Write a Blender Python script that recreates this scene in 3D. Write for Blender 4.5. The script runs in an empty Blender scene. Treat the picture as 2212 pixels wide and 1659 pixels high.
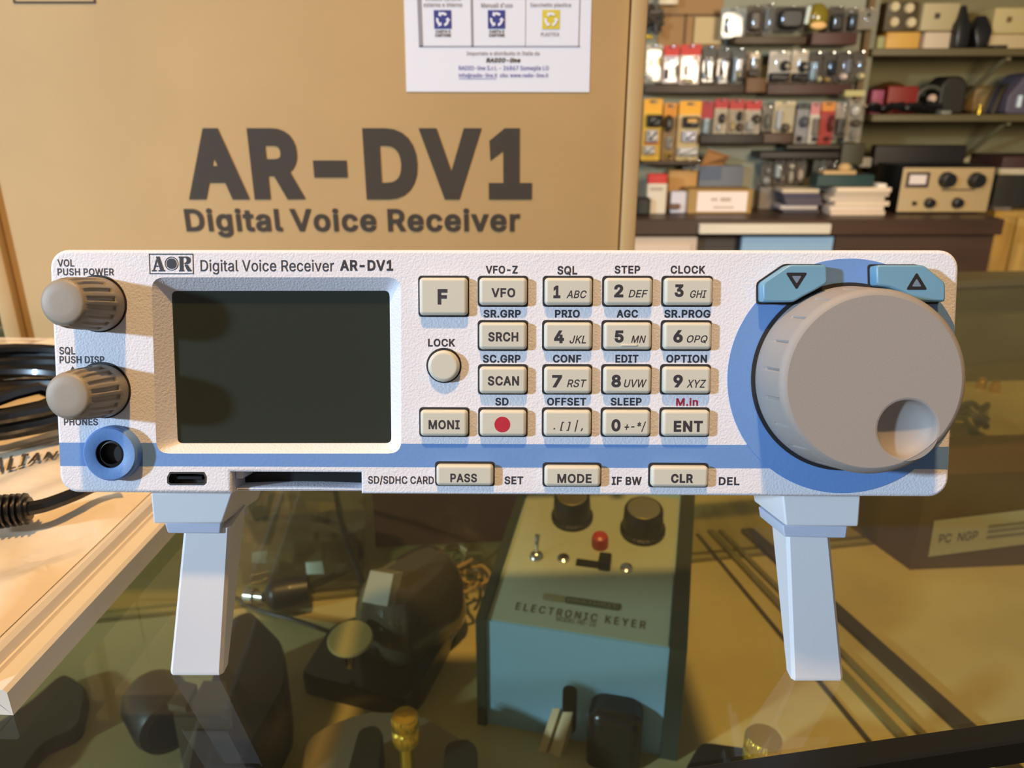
import bpy, bmesh, math, random
from mathutils import Vector, Matrix
random.seed(7)
sc = bpy.context.scene
COL = sc.collection
PI = math.pi

# ------------------------------------------------------------------ camera
F = 1650.0                       # focal length in pixels of the 2212 px wide frame
PITCH = math.radians(20.3)
S = 1.147
CH = 0.1200                      # lens height above the glass counter top (z = 0)
ST, CT = math.sin(PITCH), math.cos(PITCH)
cam = bpy.data.cameras.new('camera')
camo = bpy.data.objects.new('camera', cam)
COL.objects.link(camo)
camo.location = (0, 0, CH)
camo.rotation_euler = (PI/2 - PITCH, 0, 0)
cam.sensor_fit = 'HORIZONTAL'
cam.sensor_width = 36
cam.lens = 36*F/2212
cam.clip_start = 0.005
cam.clip_end = 30
cam.dof.use_dof = True
cam.dof.focus_distance = 0.151
cam.dof.aperture_fstop = 30
sc.camera = camo

# ------------------------------------------------------------------ light
sc.view_settings.view_transform = 'Standard'
sc.view_settings.look = 'None'
sc.view_settings.gamma = 1
sc.view_settings.use_curve_mapping = False
sc.view_settings.exposure = 0.0
w = bpy.data.worlds.new('world'); sc.world = w
w.use_nodes = True
bg = w.node_tree.nodes['Background']
bg.inputs[0].default_value = (0.50, 0.43, 0.36, 1)
bg.inputs[1].default_value = 0.35

def area(name, loc, target, size, energy, col, sy=None):
    l = bpy.data.lights.new(name, 'AREA')
    l.energy = energy; l.color = col; l.size = size
    if sy: l.shape = 'RECTANGLE'; l.size_y = sy
    else: l.shape = 'DISK'
    o = bpy.data.objects.new(name, l); COL.objects.link(o)
    o.location = loc
    o.rotation_euler = (Vector(target)-Vector(loc)).to_track_quat('-Z', 'Y').to_euler()
    return o
PC = Vector((0, 0.142, 0.071))
area('window_daylight', PC + Vector((-0.818, -0.488, 0.26)).normalized()*3.0, PC, 0.18, 104, (0.55, 0.77, 1.0))
area('ceiling_spot', PC + Vector((-0.035, -0.21, 1.0)).normalized()*1.9, PC, 0.10, 40, (1.0, 0.58, 0.21))
l = bpy.data.lights.new('background_fill', 'SPOT'); l.energy = 170; l.color = (1.0, 0.84, 0.62); l.spot_size = math.radians(95); l.spot_blend = 0.4; l.shadow_soft_size = 0.3  # added unseen fill lamp that brightens the back of the shop
so_ = bpy.data.objects.new('background_fill', l); COL.objects.link(so_); so_.location = (1.1, 0.3, 0.42)
so_.rotation_euler = (Vector((1.35, 3.0, 0.1))-so_.location).to_track_quat('-Z', 'Y').to_euler()

# ------------------------------------------------------------------ projection helpers (photo pixel + a plane -> point)
def ray(x, y):
    a, b = (x-1106)/F, (y-829.5)/F
    return Vector((a, CT - b*ST, -ST - b*CT))
C0 = Vector((0, 0, CH))
def at_d(x, y, d): return C0 + ray(x, y)*d
def on_z(x, y, z):
    r = ray(x, y); return C0 + r*((z-CH)/r.z)
def on_y(x, y, Y):
    r = ray(x, y); return C0 + r*(Y/r.y)
def on_plane(x, y, p, n):
    r = ray(x, y); return C0 + r*((p-C0).dot(n)/r.dot(n))

# ------------------------------------------------------------------ materials
def lin(c): 
    c = c/255.0
    return c/12.92 if c <= 0.04045 else ((c+0.055)/1.055)**2.4
MATS = {}
def mat(name, rgb, rough=0.5, metal=0.0, spec=0.5, bump=None, var=None, coat=0.0, trans=None):
    if name in MATS: return MATS[name]
    m = bpy.data.materials.new(name); m.use_nodes = True
    nt = m.node_tree; b = nt.nodes['Principled BSDF']
    c = (lin(rgb[0]), lin(rgb[1]), lin(rgb[2]), 1)
    b.inputs['Base Color'].default_value = c
    b.inputs['Roughness'].default_value = rough
    b.inputs['Metallic'].default_value = metal
    b.inputs['Specular IOR Level'].default_value = spec
    b.inputs['Coat Weight'].default_value = coat
    b.inputs['Coat Roughness'].default_value = 0.08
    if trans: b.inputs['Transmission Weight'].default_value = trans
    tc = None
    if bump or var:
        tc = nt.nodes.new('ShaderNodeTexCoord')
    if bump:
        n = nt.nodes.new('ShaderNodeTexNoise'); n.inputs['Scale'].default_value = bump[0]; n.inputs['Detail'].default_value = 3
        nt.links.new(tc.outputs['Object'], n.inputs['Vector'])
        bp = nt.nodes.new('ShaderNodeBump'); bp.inputs['Strength'].default_value = bump[1]; bp.inputs['Distance'].default_value = bump[2]
        nt.links.new(n.outputs['Fac'], bp.inputs['Height']); nt.links.new(bp.outputs['Normal'], b.inputs['Normal'])
    if var:   # (scale, amount[, second colour])
        n = nt.nodes.new('ShaderNodeTexNoise'); n.inputs['Scale'].default_value = var[0]; n.inputs['Detail'].default_value = 5
        mp = nt.nodes.new('ShaderNodeMapping'); 
        if len(var) > 3: mp.inputs['Scale'].default_value = var[3]
        nt.links.new(tc.outputs['Object'], mp.inputs['Vector']); nt.links.new(mp.outputs['Vector'], n.inputs['Vector'])
        r = nt.nodes.new('ShaderNodeValToRGB')
        c2 = var[2] if len(var) > 2 and var[2] else tuple(v*(1-var[1]) for v in rgb)
        r.color_ramp.elements[0].color = (lin(c2[0]), lin(c2[1]), lin(c2[2]), 1); r.color_ramp.elements[1].color = c
        r.color_ramp.elements[0].position = 0.35; r.color_ramp.elements[1].position = 0.65
        nt.links.new(n.outputs['Fac'], r.inputs['Fac']); nt.links.new(r.outputs['Color'], b.inputs['Base Color'])
    MATS[name] = m
    return m
def clear(name, tint, refl=0.06, rough=0.05, ior=1.45, body=0.0, bodycol=(200, 200, 190)):
    """thin clear sheet: straight-through transmission with a tint, Fresnel reflection, an optional milky share"""
    if name in MATS: return MATS[name]
    m = bpy.data.materials.new(name); m.use_nodes = True
    nt = m.node_tree; nt.nodes.clear()
    out = nt.nodes.new('ShaderNodeOutputMaterial')
    t = nt.nodes.new('ShaderNodeBsdfTransparent'); t.inputs[0].default_value = (*tint, 1)
    g = nt.nodes.new('ShaderNodeBsdfGlossy'); g.inputs['Roughness'].default_value = rough; g.inputs[0].default_value = (1, 1, 1, 1)
    fr = nt.nodes.new('ShaderNodeFresnel')
    ge = nt.nodes.new('ShaderNodeNewGeometry'); mr = nt.nodes.new('ShaderNodeMapRange')
    mr.inputs['To Min'].default_value = ior; mr.inputs['To Max'].default_value = 1/ior     # same sheet seen from either face
    nt.links.new(ge.outputs['Backfacing'], mr.inputs['Value']); nt.links.new(mr.outputs['Result'], fr.inputs[0])
    mx = nt.nodes.new('ShaderNodeMixShader')
    nt.links.new(fr.outputs[0], mx.inputs[0]); nt.links.new(g.outputs[0], mx.inputs[2])
    if body > 0:
        d = nt.nodes.new('ShaderNodeBsdfDiffuse'); d.inputs[0].default_value = (lin(bodycol[0]), lin(bodycol[1]), lin(bodycol[2]), 1)
        m2 = nt.nodes.new('ShaderNodeMixShader'); m2.inputs[0].default_value = body
        nt.links.new(t.outputs[0], m2.inputs[1]); nt.links.new(d.outputs[0], m2.inputs[2])
        nt.links.new(m2.outputs[0], mx.inputs[1])
    else:
        nt.links.new(t.outputs[0], mx.inputs[1])
    nt.links.new(mx.outputs[0], out.inputs[0])
    MATS[name] = m
    return m

# ------------------------------------------------------------------ mesh helpers
def fill_holes(outer, holes, w):
    """triangulated planar face with holes -> (verts, tris)"""
    bm = bmesh.new(); es = []
    for loop in [outer]+list(holes):
        vs = [bm.verts.new((x, y, w)) for x, y in loop]
        es += [bm.edges.new((vs[i], vs[(i+1) % len(vs)])) for i in range(len(vs))]
    bmesh.ops.triangle_fill(bm, use_beauty=True, use_dissolve=False, edges=es)
    bm.verts.index_update()
    v = [tuple(q.co) for q in bm.verts]; f = [tuple(q.index for q in t.verts) for t in bm.faces]
    bm.free()
    return v, f

# a sans alphabet: advance, then the outlines of each letter as x, y, x, y ... in thousandths
FONT = {
    'A': (479, [16,0,201,509,276,509,463,0,395,0,287,302,264,372,232,478,245,478,213,371,191,302,85,0], [110,142,110,199,370,199,370,142]),
    'B': (456, [60,0,60,509,241,509,289,504,329,491,359,469,381,442,394,410,398,374,395,344,387,320,373,301,356,286,315,267,315,262,339,257,363,245,385,227,402,203,414,173,418,136,413,100,400,67,377,39,344,18,301,4,247,0], [125,57,245,57,296,63,330,80,349,105,355,137,352,161,342,184,327,203,306,218,279,228,248,231,125,231], [125,285,238,285,265,288,288,296,308,309,323,326,333,348,336,372,330,403,313,429,283,446,240,452,125,452]),
    'C': (510, [267,-7,205,1,150,25,104,63,70,115,48,179,40,254,48,329,70,393,104,445,150,484,205,508,267,516,305,513,340,504,373,490,402,471,427,447,448,418,463,385,473,348,408,348,401,373,389,395,357,428,315,449,267,456,223,450,184,432,150,403,125,364,109,314,103,254,109,194,125,145,151,105,184,76,223,59,267,53,315,60,357,81,389,114,408,160,473,160,463,124,448,91,428,62,402,38,373,19,341,5,305,-4]),
    'D': (502, [219,0,96,0,96,57,215,57,272,63,318,81,354,110,379,149,394,198,399,255,394,312,379,361,354,399,320,428,275,446,221,452,93,452,93,509,225,509,294,501,353,478,399,441,433,391,455,329,462,255,455,181,433,119,398,68,351,31,291,8], [125,509,125,0,60,0,60,509]),
    'E': (418, [60,0,60,509,372,509,372,452,125,452,125,286,355,286,355,229,125,229,125,57,375,57,375,0]),
    'F': (410, [60,0,60,509,369,509,369,452,125,452,125,278,346,278,346,221,125,221,125,0]),
    'G': (520, [269,-7,205,1,149,25,104,64,69,116,47,179,40,254,47,329,69,393,103,445,149,484,203,508,265,516,304,513,340,504,374,489,403,469,429,445,449,416,465,384,474,349,408,349,387,393,356,427,315,448,265,456,222,450,183,432,150,404,125,364,109,314,103,254,109,194,125,145,151,105,184,76,224,59,269,53,309,57,345,71,374,93,396,123,410,160,415,202,434,199,283,199,283,256,478,256,478,200,471,141,451,91,419,50,377,19,326,0]),
    'H': (517, [60,0,60,509,125,509,125,289,392,289,392,509,457,509,457,0,392,0,392,232,125,232,125,0]),
    'I': (300, [31,0,31,57,118,57,118,452,31,452,31,509,269,509,269,452,183,452,183,57,269,57,269,0]),
    'J': (396, [185,-7,124,3,75,33,44,81,33,145,33,173,98,173,98,145,104,104,122,74,149,56,185,50,220,56,248,74,266,104,272,145,272,509,336,509,336,145,326,81,294,33,246,3]),
    'K': (466, [104,145,104,216,139,261,174,303,212,344,364,509,448,509,231,276,228,276], [60,0,60,509,125,509,125,334,124,225,125,193,125,0], [372,0,188,259,228,309,449,0]),
    'L': (393, [60,0,60,509,125,509,125,57,361,57,361,0]),
    'M': (628, [60,0,60,509,152,509,277,187,287,159,299,123,311,84,322,49,307,49,318,83,330,121,342,158,352,187,476,509,568,509,568,0,504,0,504,291,504,327,505,369,506,413,507,457,513,457,498,409,482,363,467,322,456,291,342,0,286,0,170,291,159,321,145,361,129,408,112,457,119,457,120,416,121,372,122,328,122,291,122,0]),
    'N': (523, [60,0,60,509,136,509,343,183,363,151,388,107,414,55,405,54,401,108,399,157,399,195,399,509,463,509,463,0,387,0,202,290,177,331,148,381,108,452,119,454,122,384,124,328,125,291,125,0]),
    'O': (533, [267,-7,205,1,150,25,105,63,70,115,48,179,40,254,48,329,70,393,105,445,150,484,205,508,267,516,329,508,384,484,429,445,464,393,486,329,493,254,486,179,464,115,429,63,384,25,329,1], [267,53,310,59,349,76,383,105,408,144,425,194,430,254,425,314,408,365,383,404,349,433,310,450,267,456,223,450,184,433,151,404,125,364,109,314,103,254,109,194,125,144,151,105,184,76,223,59]),
    'P': (444, [60,0,60,509,235,509,289,503,332,487,366,462,390,430,404,391,409,348,404,304,390,265,366,233,332,207,289,191,235,186,109,186,109,242,233,242,269,246,297,256,318,272,333,294,342,319,344,348,342,376,333,402,318,423,297,439,268,449,232,452,125,452,125,0]),
    'Q': (533, [245,159,313,159,369,85,384,65,468,-48,401,-48,346,27,331,46], [267,-7,205,1,150,25,105,63,70,115,48,179,40,254,48,329,70,393,105,445,150,484,205,508,267,516,329,508,384,484,429,445,464,393,486,329,493,254,486,179,464,115,429,63,384,25,329,1], [267,53,310,59,349,76,383,105,408,144,425,194,430,254,425,314,408,365,383,404,349,433,310,450,267,456,223,450,184,433,151,404,125,364,109,314,103,254,109,194,125,144,151,105,184,76,223,59]),
    'R': (449, [60,0,60,509,236,509,290,504,333,489,367,465,390,433,405,395,409,352,405,309,390,271,367,240,333,217,289,203,236,198,96,198,96,255,234,255,269,258,298,267,319,281,334,300,342,324,345,352,342,380,334,405,319,425,298,440,269,449,233,452,125,452,125,0], [353,0,230,229,303,229,428,0]),
    'S': (446, [224,-9,172,-4,128,9,91,31,64,60,46,96,38,137,104,137,110,110,123,88,142,71,166,59,194,52,224,49,257,52,286,60,311,74,329,92,341,114,346,139,342,161,332,179,316,193,296,205,245,222,184,239,128,260,86,289,60,326,52,372,58,413,75,448,102,476,138,498,180,511,227,516,275,511,316,498,351,476,377,449,394,415,401,378,337,378,326,412,302,437,267,453,225,459,194,456,167,448,145,435,129,418,118,398,115,376,119,352,131,334,148,319,169,308,212,293,264,279,312,264,359,238,379,220,395,198,405,171,408,139,403,99,386,64,360,34,323,11,278,-4]),
    'T': (448, [32,452,32,509,417,509,417,452,257,452,257,0,193,0,193,452]),
    'U': (517, [259,-8,203,-2,154,15,114,43,85,80,66,124,60,173,60,509,124,509,124,178,128,144,141,113,160,87,187,68,220,56,259,52,298,56,331,68,357,87,377,113,389,144,393,178,393,509,457,509,457,173,451,124,433,80,403,43,363,15,315,-2]),
    'V': (479, [204,0,16,509,84,509,192,206,215,137,248,31,235,31,267,138,290,206,395,509,463,509,278,0]),
    'W': (686, [155,0,16,509,82,509,163,196,175,145,187,94,197,40,189,40,200,94,211,145,224,196,306,509,380,509,462,196,474,145,486,94,497,40,488,40,499,94,510,145,523,196,603,509,670,509,530,0,455,0,368,323,351,391,336,475,350,475,335,395,318,323,230,0]),
    'X': (474, [18,0,217,284,217,236,29,509,104,509,178,400,204,361,223,329,243,292,232,292,252,329,272,361,298,400,374,509,446,509,259,239,259,287,456,0,382,0,292,129,268,165,250,195,230,231,244,231,225,196,206,166,182,129,91,0]),
    'Y': (472, [203,0,203,208,16,509,91,509,192,344,222,292,250,230,224,230,251,293,280,344,381,509,455,509,268,208,268,0]),
    'Z': (438, [42,0,42,46,273,385,306,431,341,476,348,454,285,452,223,452,40,452,40,509,397,509,397,462,169,129,134,81,97,33,90,54,152,57,214,57,399,57,399,0]),
    'a': (389, [160,-9,126,-5,94,5,68,22,48,45,35,73,30,108,34,138,43,161,58,179,78,193,125,211,178,220,234,227,265,235,273,243,276,255,273,279,267,297,256,311,240,322,220,329,196,331,171,329,149,322,118,301,100,274,41,291,57,322,79,346,104,364,133,375,163,382,194,384,239,379,286,360,306,343,322,320,333,290,337,251,337,0,277,0,277,52,272,52,252,25,215,1,190,-6], [170,45,202,49,228,59,248,74,263,93,272,115,276,138,276,190,259,182,231,176,200,171,175,168,134,159,117,150,103,139,95,124,92,105,94,87,102,72,114,61,130,52]),
    'b': (424, [229,-8,198,-5,172,4,138,31,118,59,112,59,112,0,53,0,53,509,114,509,114,319,118,319,137,346,171,373,197,381,229,384,274,378,313,361,345,332,370,293,385,245,390,189,385,133,370,84,346,45,313,16,274,-2], [220,47,253,51,279,66,301,88,316,117,325,151,328,189,325,227,316,261,301,290,280,311,253,325,220,330,188,325,161,312,140,291,125,263,116,229,113,189,116,150,125,115,140,86,162,65,188,51]),
    'c': (395, [207,-8,159,-2,117,16,82,46,56,85,40,133,34,187,40,243,56,291,82,330,117,360,159,378,207,384,260,377,305,356,340,322,362,277,303,262,290,289,270,311,242,325,207,330,173,325,145,310,124,287,108,258,99,224,96,187,99,151,108,117,124,89,145,66,173,51,207,46,243,52,271,66,292,89,304,117,363,102,354,78,341,56,306,21,261,-1]),
    'd': (424, [195,-8,151,-2,111,16,79,45,55,84,39,133,34,189,39,245,55,293,79,332,112,361,151,378,196,384,228,381,253,373,287,346,306,319,311,319,311,509,372,509,372,0,313,0,313,59,307,59,287,31,252,4,227,-5], [205,47,236,51,263,65,284,86,299,115,309,150,312,189,309,229,300,263,284,291,263,312,237,325,205,330,172,325,145,311,124,290,108,261,99,227,96,189,99,151,109,117,124,88,145,66,172,51]),
    'e': (404, [212,-8,161,-2,117,16,82,46,56,85,40,132,34,187,39,242,55,290,81,329,115,359,157,378,205,384,236,382,266,374,294,361,319,341,341,315,357,282,368,242,371,194,371,169,75,169,75,221,338,221,310,202,307,237,298,269,283,294,263,314,237,326,205,330,173,326,146,313,125,294,109,270,99,241,96,211,96,178,100,139,110,106,128,80,151,61,179,50,212,46,254,53,285,73,306,105,365,91,353,63,335,39,311,19,283,4,249,-5]),
    'f': (253, [228,379,228,327,6,327,6,379], [81,0,81,432,84,461,96,486,113,505,135,519,161,527,187,530,222,527,243,521,227,468,215,472,195,474,171,470,154,460,145,443,142,419,142,0]),
    'g': (425, [207,-151,168,-148,134,-140,105,-127,82,-110,64,-91,51,-69,101,-41,122,-66,154,-88,178,-95,207,-97,249,-92,282,-75,304,-47,311,-6,311,68,306,68,287,41,252,16,227,8,195,5,152,10,113,27,80,53,55,90,39,136,34,191,39,246,55,293,80,332,112,361,152,378,196,384,228,382,253,373,288,346,308,319,313,319,313,379,372,379,372,-9,367,-54,350,-90,324,-117,291,-136,251,-147], [205,59,237,63,264,75,285,95,300,121,309,154,312,193,309,231,300,264,285,291,264,312,237,325,205,330,172,325,145,312,124,290,109,262,99,229,96,193,99,155,109,123,124,96,145,76,172,63]),
    'h': (410, [114,227,114,0,53,0,53,509,114,509,114,287,102,287,124,332,152,362,187,379,227,384,264,380,295,369,321,349,341,321,353,285,357,240,357,0,296,0,296,235,290,275,273,304,246,323,210,329,184,326,161,317,141,303,126,283,117,257]),
    'i': (166, [53,0,53,379,114,379,114,0], [84,443,67,446,54,455,44,468,41,483,44,499,54,512,67,521,84,524,100,521,114,512,123,499,126,483,123,468,114,455,100,446]),
    'j': (166, [53,379,114,379,114,-30,111,-63,102,-90,86,-113,65,-129,37,-139,4,-143,-10,-143,-10,-87,2,-87,25,-83,40,-72,50,-54,53,-29], [83,443,67,446,53,455,44,468,41,483,44,499,53,512,67,521,83,524,100,521,114,512,123,499,126,483,123,468,114,455,100,446]),
    'k': (380, [110,137,110,212,121,212,284,379,360,379,184,199,177,199], [53,0,53,509,114,509,114,0], [294,0,148,186,191,229,372,0]),
    'l': (189, [139,-2,101,3,74,20,58,47,53,84,53,509,114,509,114,99,115,77,120,62,130,54,146,52,160,53,170,54,181,3,162,-1]),
    'm': (609, [53,0,53,379,112,379,112,295,108,295,118,323,132,346,151,363,172,376,195,384,219,386,257,380,287,361,309,331,321,295,312,295,322,321,337,343,357,361,381,375,407,383,437,386,468,383,497,372,522,354,541,328,553,296,557,255,557,0,496,0,496,254,490,289,473,313,447,326,419,330,395,328,374,320,358,307,345,290,338,270,335,247,335,0,274,0,274,260,269,288,253,311,229,326,199,330,178,328,158,320,140,307,126,289,117,266,114,238,114,0]),
    'n': (409, [114,227,114,0,53,0,53,379,112,379,112,287,102,287,124,332,152,362,187,379,227,384,264,380,295,369,321,349,341,321,353,285,357,240,357,0,296,0,296,235,290,275,273,304,246,323,210,329,184,326,161,317,141,303,126,283,117,257]),
    'o': (415, [207,-8,159,-2,117,16,82,46,56,85,40,133,34,187,40,243,56,291,82,330,117,360,159,378,207,384,256,378,299,360,333,330,359,291,376,243,381,187,376,133,359,85,333,46,299,16,256,-2], [207,46,242,51,270,66,292,89,307,117,316,151,319,187,316,224,307,258,292,287,270,310,242,325,207,330,173,325,145,310,124,287,108,258,99,224,96,187,99,151,108,117,124,89,145,66,173,51]),
    'p': (424, [53,-143,53,379,112,379,112,319,118,319,137,346,171,373,197,381,229,384,274,378,313,361,345,332,370,293,385,245,390,189,385,133,370,84,346,45,313,16,274,-2,229,-8,198,-5,173,4,138,31,118,59,114,59,114,-143], [220,47,253,51,279,66,301,88,316,117,325,151,328,189,325,227,316,261,301,290,280,311,253,325,220,330,188,325,161,312,140,291,125,263,116,229,113,189,116,150,125,115,140,86,162,65,188,51]),
    'r': (259, [53,0,53,379,112,379,112,321,115,321,130,347,152,367,181,380,213,385,229,384,243,384,243,322,230,324,207,326,182,323,159,315,140,301,126,284,117,262,114,237,114,0]),
    's': (365, [182,-8,145,-5,112,3,84,18,62,38,45,63,36,94,94,107,105,79,124,60,150,49,181,45,217,50,244,62,262,81,268,103,265,121,254,136,237,147,212,155,149,170,104,186,72,208,53,237,47,274,51,305,65,332,87,354,115,370,149,381,187,384,223,381,254,372,279,358,299,339,314,316,324,290,268,277,258,298,243,316,219,328,187,333,156,329,131,317,114,299,109,277,112,258,124,243,144,232,172,223,229,209,275,194,306,171,325,142,331,107,326,75,312,47,290,24,260,6,223,-5]),
    't': (227, [204,379,204,327,6,327,6,379], [65,471,126,471,126,98,128,76,136,61,150,53,170,50,185,51,202,54,213,2,192,-3,168,-4,125,2,92,21,72,52,65,93]),
    'u': (410, [182,-5,146,-1,115,11,89,31,69,59,57,95,53,139,53,379,114,379,114,144,119,105,137,75,164,56,200,50,226,53,249,62,268,77,283,97,293,122,296,153,296,379,357,379,357,0,298,0,298,92,307,92,286,47,257,17,222,0]),
    'v': (389, [163,0,17,379,84,379,165,155,187,87,206,21,184,21,203,87,224,155,305,379,371,379,226,0]),
    'w': (567, [138,0,23,379,87,379,133,214,154,137,175,41,165,41,186,135,206,214,252,379,316,379,362,214,382,136,402,41,391,41,413,135,434,214,480,379,545,379,429,0,368,0,319,172,305,225,291,280,277,338,291,338,277,280,263,225,248,172,199,0]),
    'x': (378, [21,0,171,218,171,171,29,379,100,379,147,306,179,253,207,206,175,206,202,253,233,306,282,379,352,379,209,169,209,214,358,0,287,0,231,85,200,136,173,182,205,182,178,136,148,85,91,0]),
    'y': (389, [47,-139,61,-86,71,-87,104,-89,118,-84,130,-74,141,-58,151,-36,163,-1,17,379,84,379,165,155,187,87,206,21,184,21,202,87,224,155,305,379,371,379,204,-58,177,-107,159,-124,139,-136,117,-143,91,-145,65,-143]),
    'z': (380, [42,0,42,46,254,320,254,323,48,323,48,379,333,379,333,331,126,60,126,56,339,56,339,0]),
    '0': (453, [227,-7,174,1,130,24,95,62,69,113,53,178,48,254,53,330,69,395,95,447,130,484,174,508,227,516,279,508,323,484,358,447,384,395,400,330,405,254,400,178,384,113,359,62,323,24,279,1], [227,50,261,56,290,74,313,103,330,144,340,194,344,254,340,314,330,365,313,405,290,435,261,453,227,460,192,453,163,435,140,405,123,365,113,314,109,254,113,194,123,144,140,103,163,74,192,56]),
    '1': (453, [76,0,76,55,391,55,391,0], [276,509,276,0,212,0,212,448,209,448,86,358,86,427,198,509]),
    '2': (453, [64,0,64,47,234,229,282,282,311,327,318,348,320,371,317,397,308,419,293,436,273,449,250,457,224,460,196,457,172,447,153,433,139,413,130,390,127,362,66,362,71,405,86,442,111,473,143,496,182,511,225,516,268,511,306,497,337,474,361,445,376,411,381,372,378,345,371,318,357,290,336,259,267,180,153,60,153,57,389,57,389,0]),
    '3': (453, [218,-7,173,-3,133,10,98,30,70,57,52,91,44,132,109,132,115,107,126,87,144,71,165,59,191,52,219,50,248,53,275,61,297,74,315,93,325,116,329,145,326,172,316,196,299,217,275,234,242,244,201,248,157,248,157,299,288,448,288,452,70,452,70,509,372,509,372,461,211,278,211,289,264,288,308,276,344,253,371,222,387,186,393,145,387,103,370,66,344,36,309,12,266,-2]),
    '4': (453, [40,105,40,158,247,509,311,509,109,166,109,163,413,163,413,105], [282,0,282,121,282,146,282,318,343,318,343,0]),
    '5': (453, [221,-7,178,-2,140,11,108,32,83,60,66,93,60,130,122,130,127,108,138,89,154,73,173,60,196,52,221,50,250,53,276,64,298,82,314,104,324,131,328,162,324,193,314,221,297,244,275,262,248,273,218,277,167,268,145,258,128,246,67,253,96,509,366,509,366,452,151,452,134,301,155,315,178,325,203,331,229,334,263,330,294,321,321,306,345,285,364,260,379,231,388,199,391,163,385,117,369,76,343,41,309,15,268,-1]),
    '6': (453, [226,-7,182,-1,142,15,109,40,84,74,69,115,64,162,68,199,80,239,102,285,137,340,252,509,322,509,151,261,145,261,165,288,196,307,235,314,278,309,316,295,346,271,370,240,384,201,389,157,384,112,368,73,343,39,310,14,271,-2], [226,48,254,52,279,63,299,79,314,101,324,128,327,157,324,187,314,213,299,235,279,251,254,262,226,265,198,262,174,252,153,235,138,214,128,188,125,158,128,128,138,102,153,79,174,63,198,52]),
    '7': (453, [97,0,323,448,323,452,62,452,62,509,391,509,391,449,165,0]),
    '8': (453, [226,-7,178,-2,136,11,101,33,74,62,57,96,52,135,55,166,65,195,81,220,101,241,125,256,153,265,119,282,93,308,76,342,70,380,75,417,90,450,114,477,146,498,184,511,226,516,269,511,306,498,337,477,361,450,377,417,382,380,376,342,359,308,333,282,300,267,327,256,351,241,372,220,387,195,397,166,401,135,395,96,378,62,352,33,317,11,275,-2], [226,49,258,52,285,60,307,74,323,91,333,113,337,139,333,165,322,189,305,208,283,223,256,232,226,235,196,232,169,223,147,208,130,189,119,165,115,139,119,113,129,91,145,74,167,60,195,52], [226,290,252,292,274,300,293,313,307,330,316,351,319,376,316,399,308,420,294,437,275,449,252,457,226,460,200,457,177,449,159,437,145,420,136,399,133,376,136,351,145,330,159,313,178,300,201,292]),
    '9': (453, [226,516,271,510,310,494,343,468,368,434,384,393,389,347,385,309,373,270,350,224,315,168,200,0,130,0,301,248,307,248,287,221,257,202,218,195,175,199,137,214,106,237,83,269,68,307,64,352,69,397,85,436,110,469,143,494,182,510], [226,460,199,457,174,446,154,429,138,407,129,381,125,352,129,322,138,295,154,274,174,257,199,247,226,243,254,247,279,257,299,273,314,295,324,321,327,350,324,381,314,407,299,429,279,446,254,457]),
    '.': (187, [95,-4,78,-1,63,9,53,24,50,41,53,59,63,73,78,83,95,87,113,83,128,73,138,59,141,41,138,24,128,9,113,-1]),
    '-': (453, [337,244,337,188,114,188,114,244]),
    '/': (249, [235,533,71,-76,14,-76,178,533]),
    '+': (453, [198,34,198,364,255,364,255,34], [61,172,61,226,391,226,391,172]),
    '*': (453, [201,223,206,331,114,272,89,315,186,365,89,415,114,459,206,400,201,509,250,509,246,400,337,459,362,415,266,365,362,315,337,272,246,331,250,223]),
    '[': (273, [101,-96,101,539,236,539,236,487,160,487,160,-44,236,-44,236,-96]),
    ']': (273, [37,-96,37,-44,113,-44,113,487,37,487,37,539,172,539,172,-96]),
    '|': (229, [141,673,141,-164,88,-164,88,673]),
    ',': (187, [38,-119,68,71,137,71,84,-119]),
    ':': (187, [95,-4,78,-1,63,9,53,24,50,41,53,59,63,73,78,83,95,87,113,83,128,73,138,59,141,41,138,24,128,9,113,-1], [95,271,78,274,63,284,53,299,50,316,53,334,63,349,78,359,95,362,113,359,128,349,138,334,141,316,138,299,128,284,113,274]),
    '@': (676, [355,-135,284,-130,221,-114,167,-88,122,-53,87,-8,61,46,45,109,40,179,46,248,61,309,87,363,123,408,167,444,220,470,281,486,349,492,415,486,472,469,522,442,562,407,594,366,617,319,631,268,635,215,631,142,625,107,615,76,599,49,579,28,551,15,517,11,476,17,441,36,429,50,423,68,420,68,408,48,388,30,361,17,326,13,285,18,251,35,224,62,204,96,192,137,188,182,193,226,207,265,228,297,257,322,291,338,330,343,360,340,385,331,404,319,416,306,419,306,419,335,474,335,474,110,476,91,485,74,499,63,518,59,540,63,557,76,568,97,576,127,581,215,577,259,567,301,548,339,523,373,490,402,450,424,402,438,347,442,292,438,242,424,199,402,164,372,135,334,115,289,102,236,98,178,102,119,115,66,135,21,165,-17,201,-46,246,-68,298,-81,357,-85,412,-80,458,-69,489,-59,504,-107,464,-120,411,-131], [329,65,359,68,382,78,400,95,412,118,419,148,422,185,419,221,411,249,399,269,381,282,358,289,331,292,305,288,283,277,265,260,252,239,244,213,242,185,244,154,251,125,262,101,279,81,301,69]),
    "'": (206, [78,318,70,509,136,509,128,318]),
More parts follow.
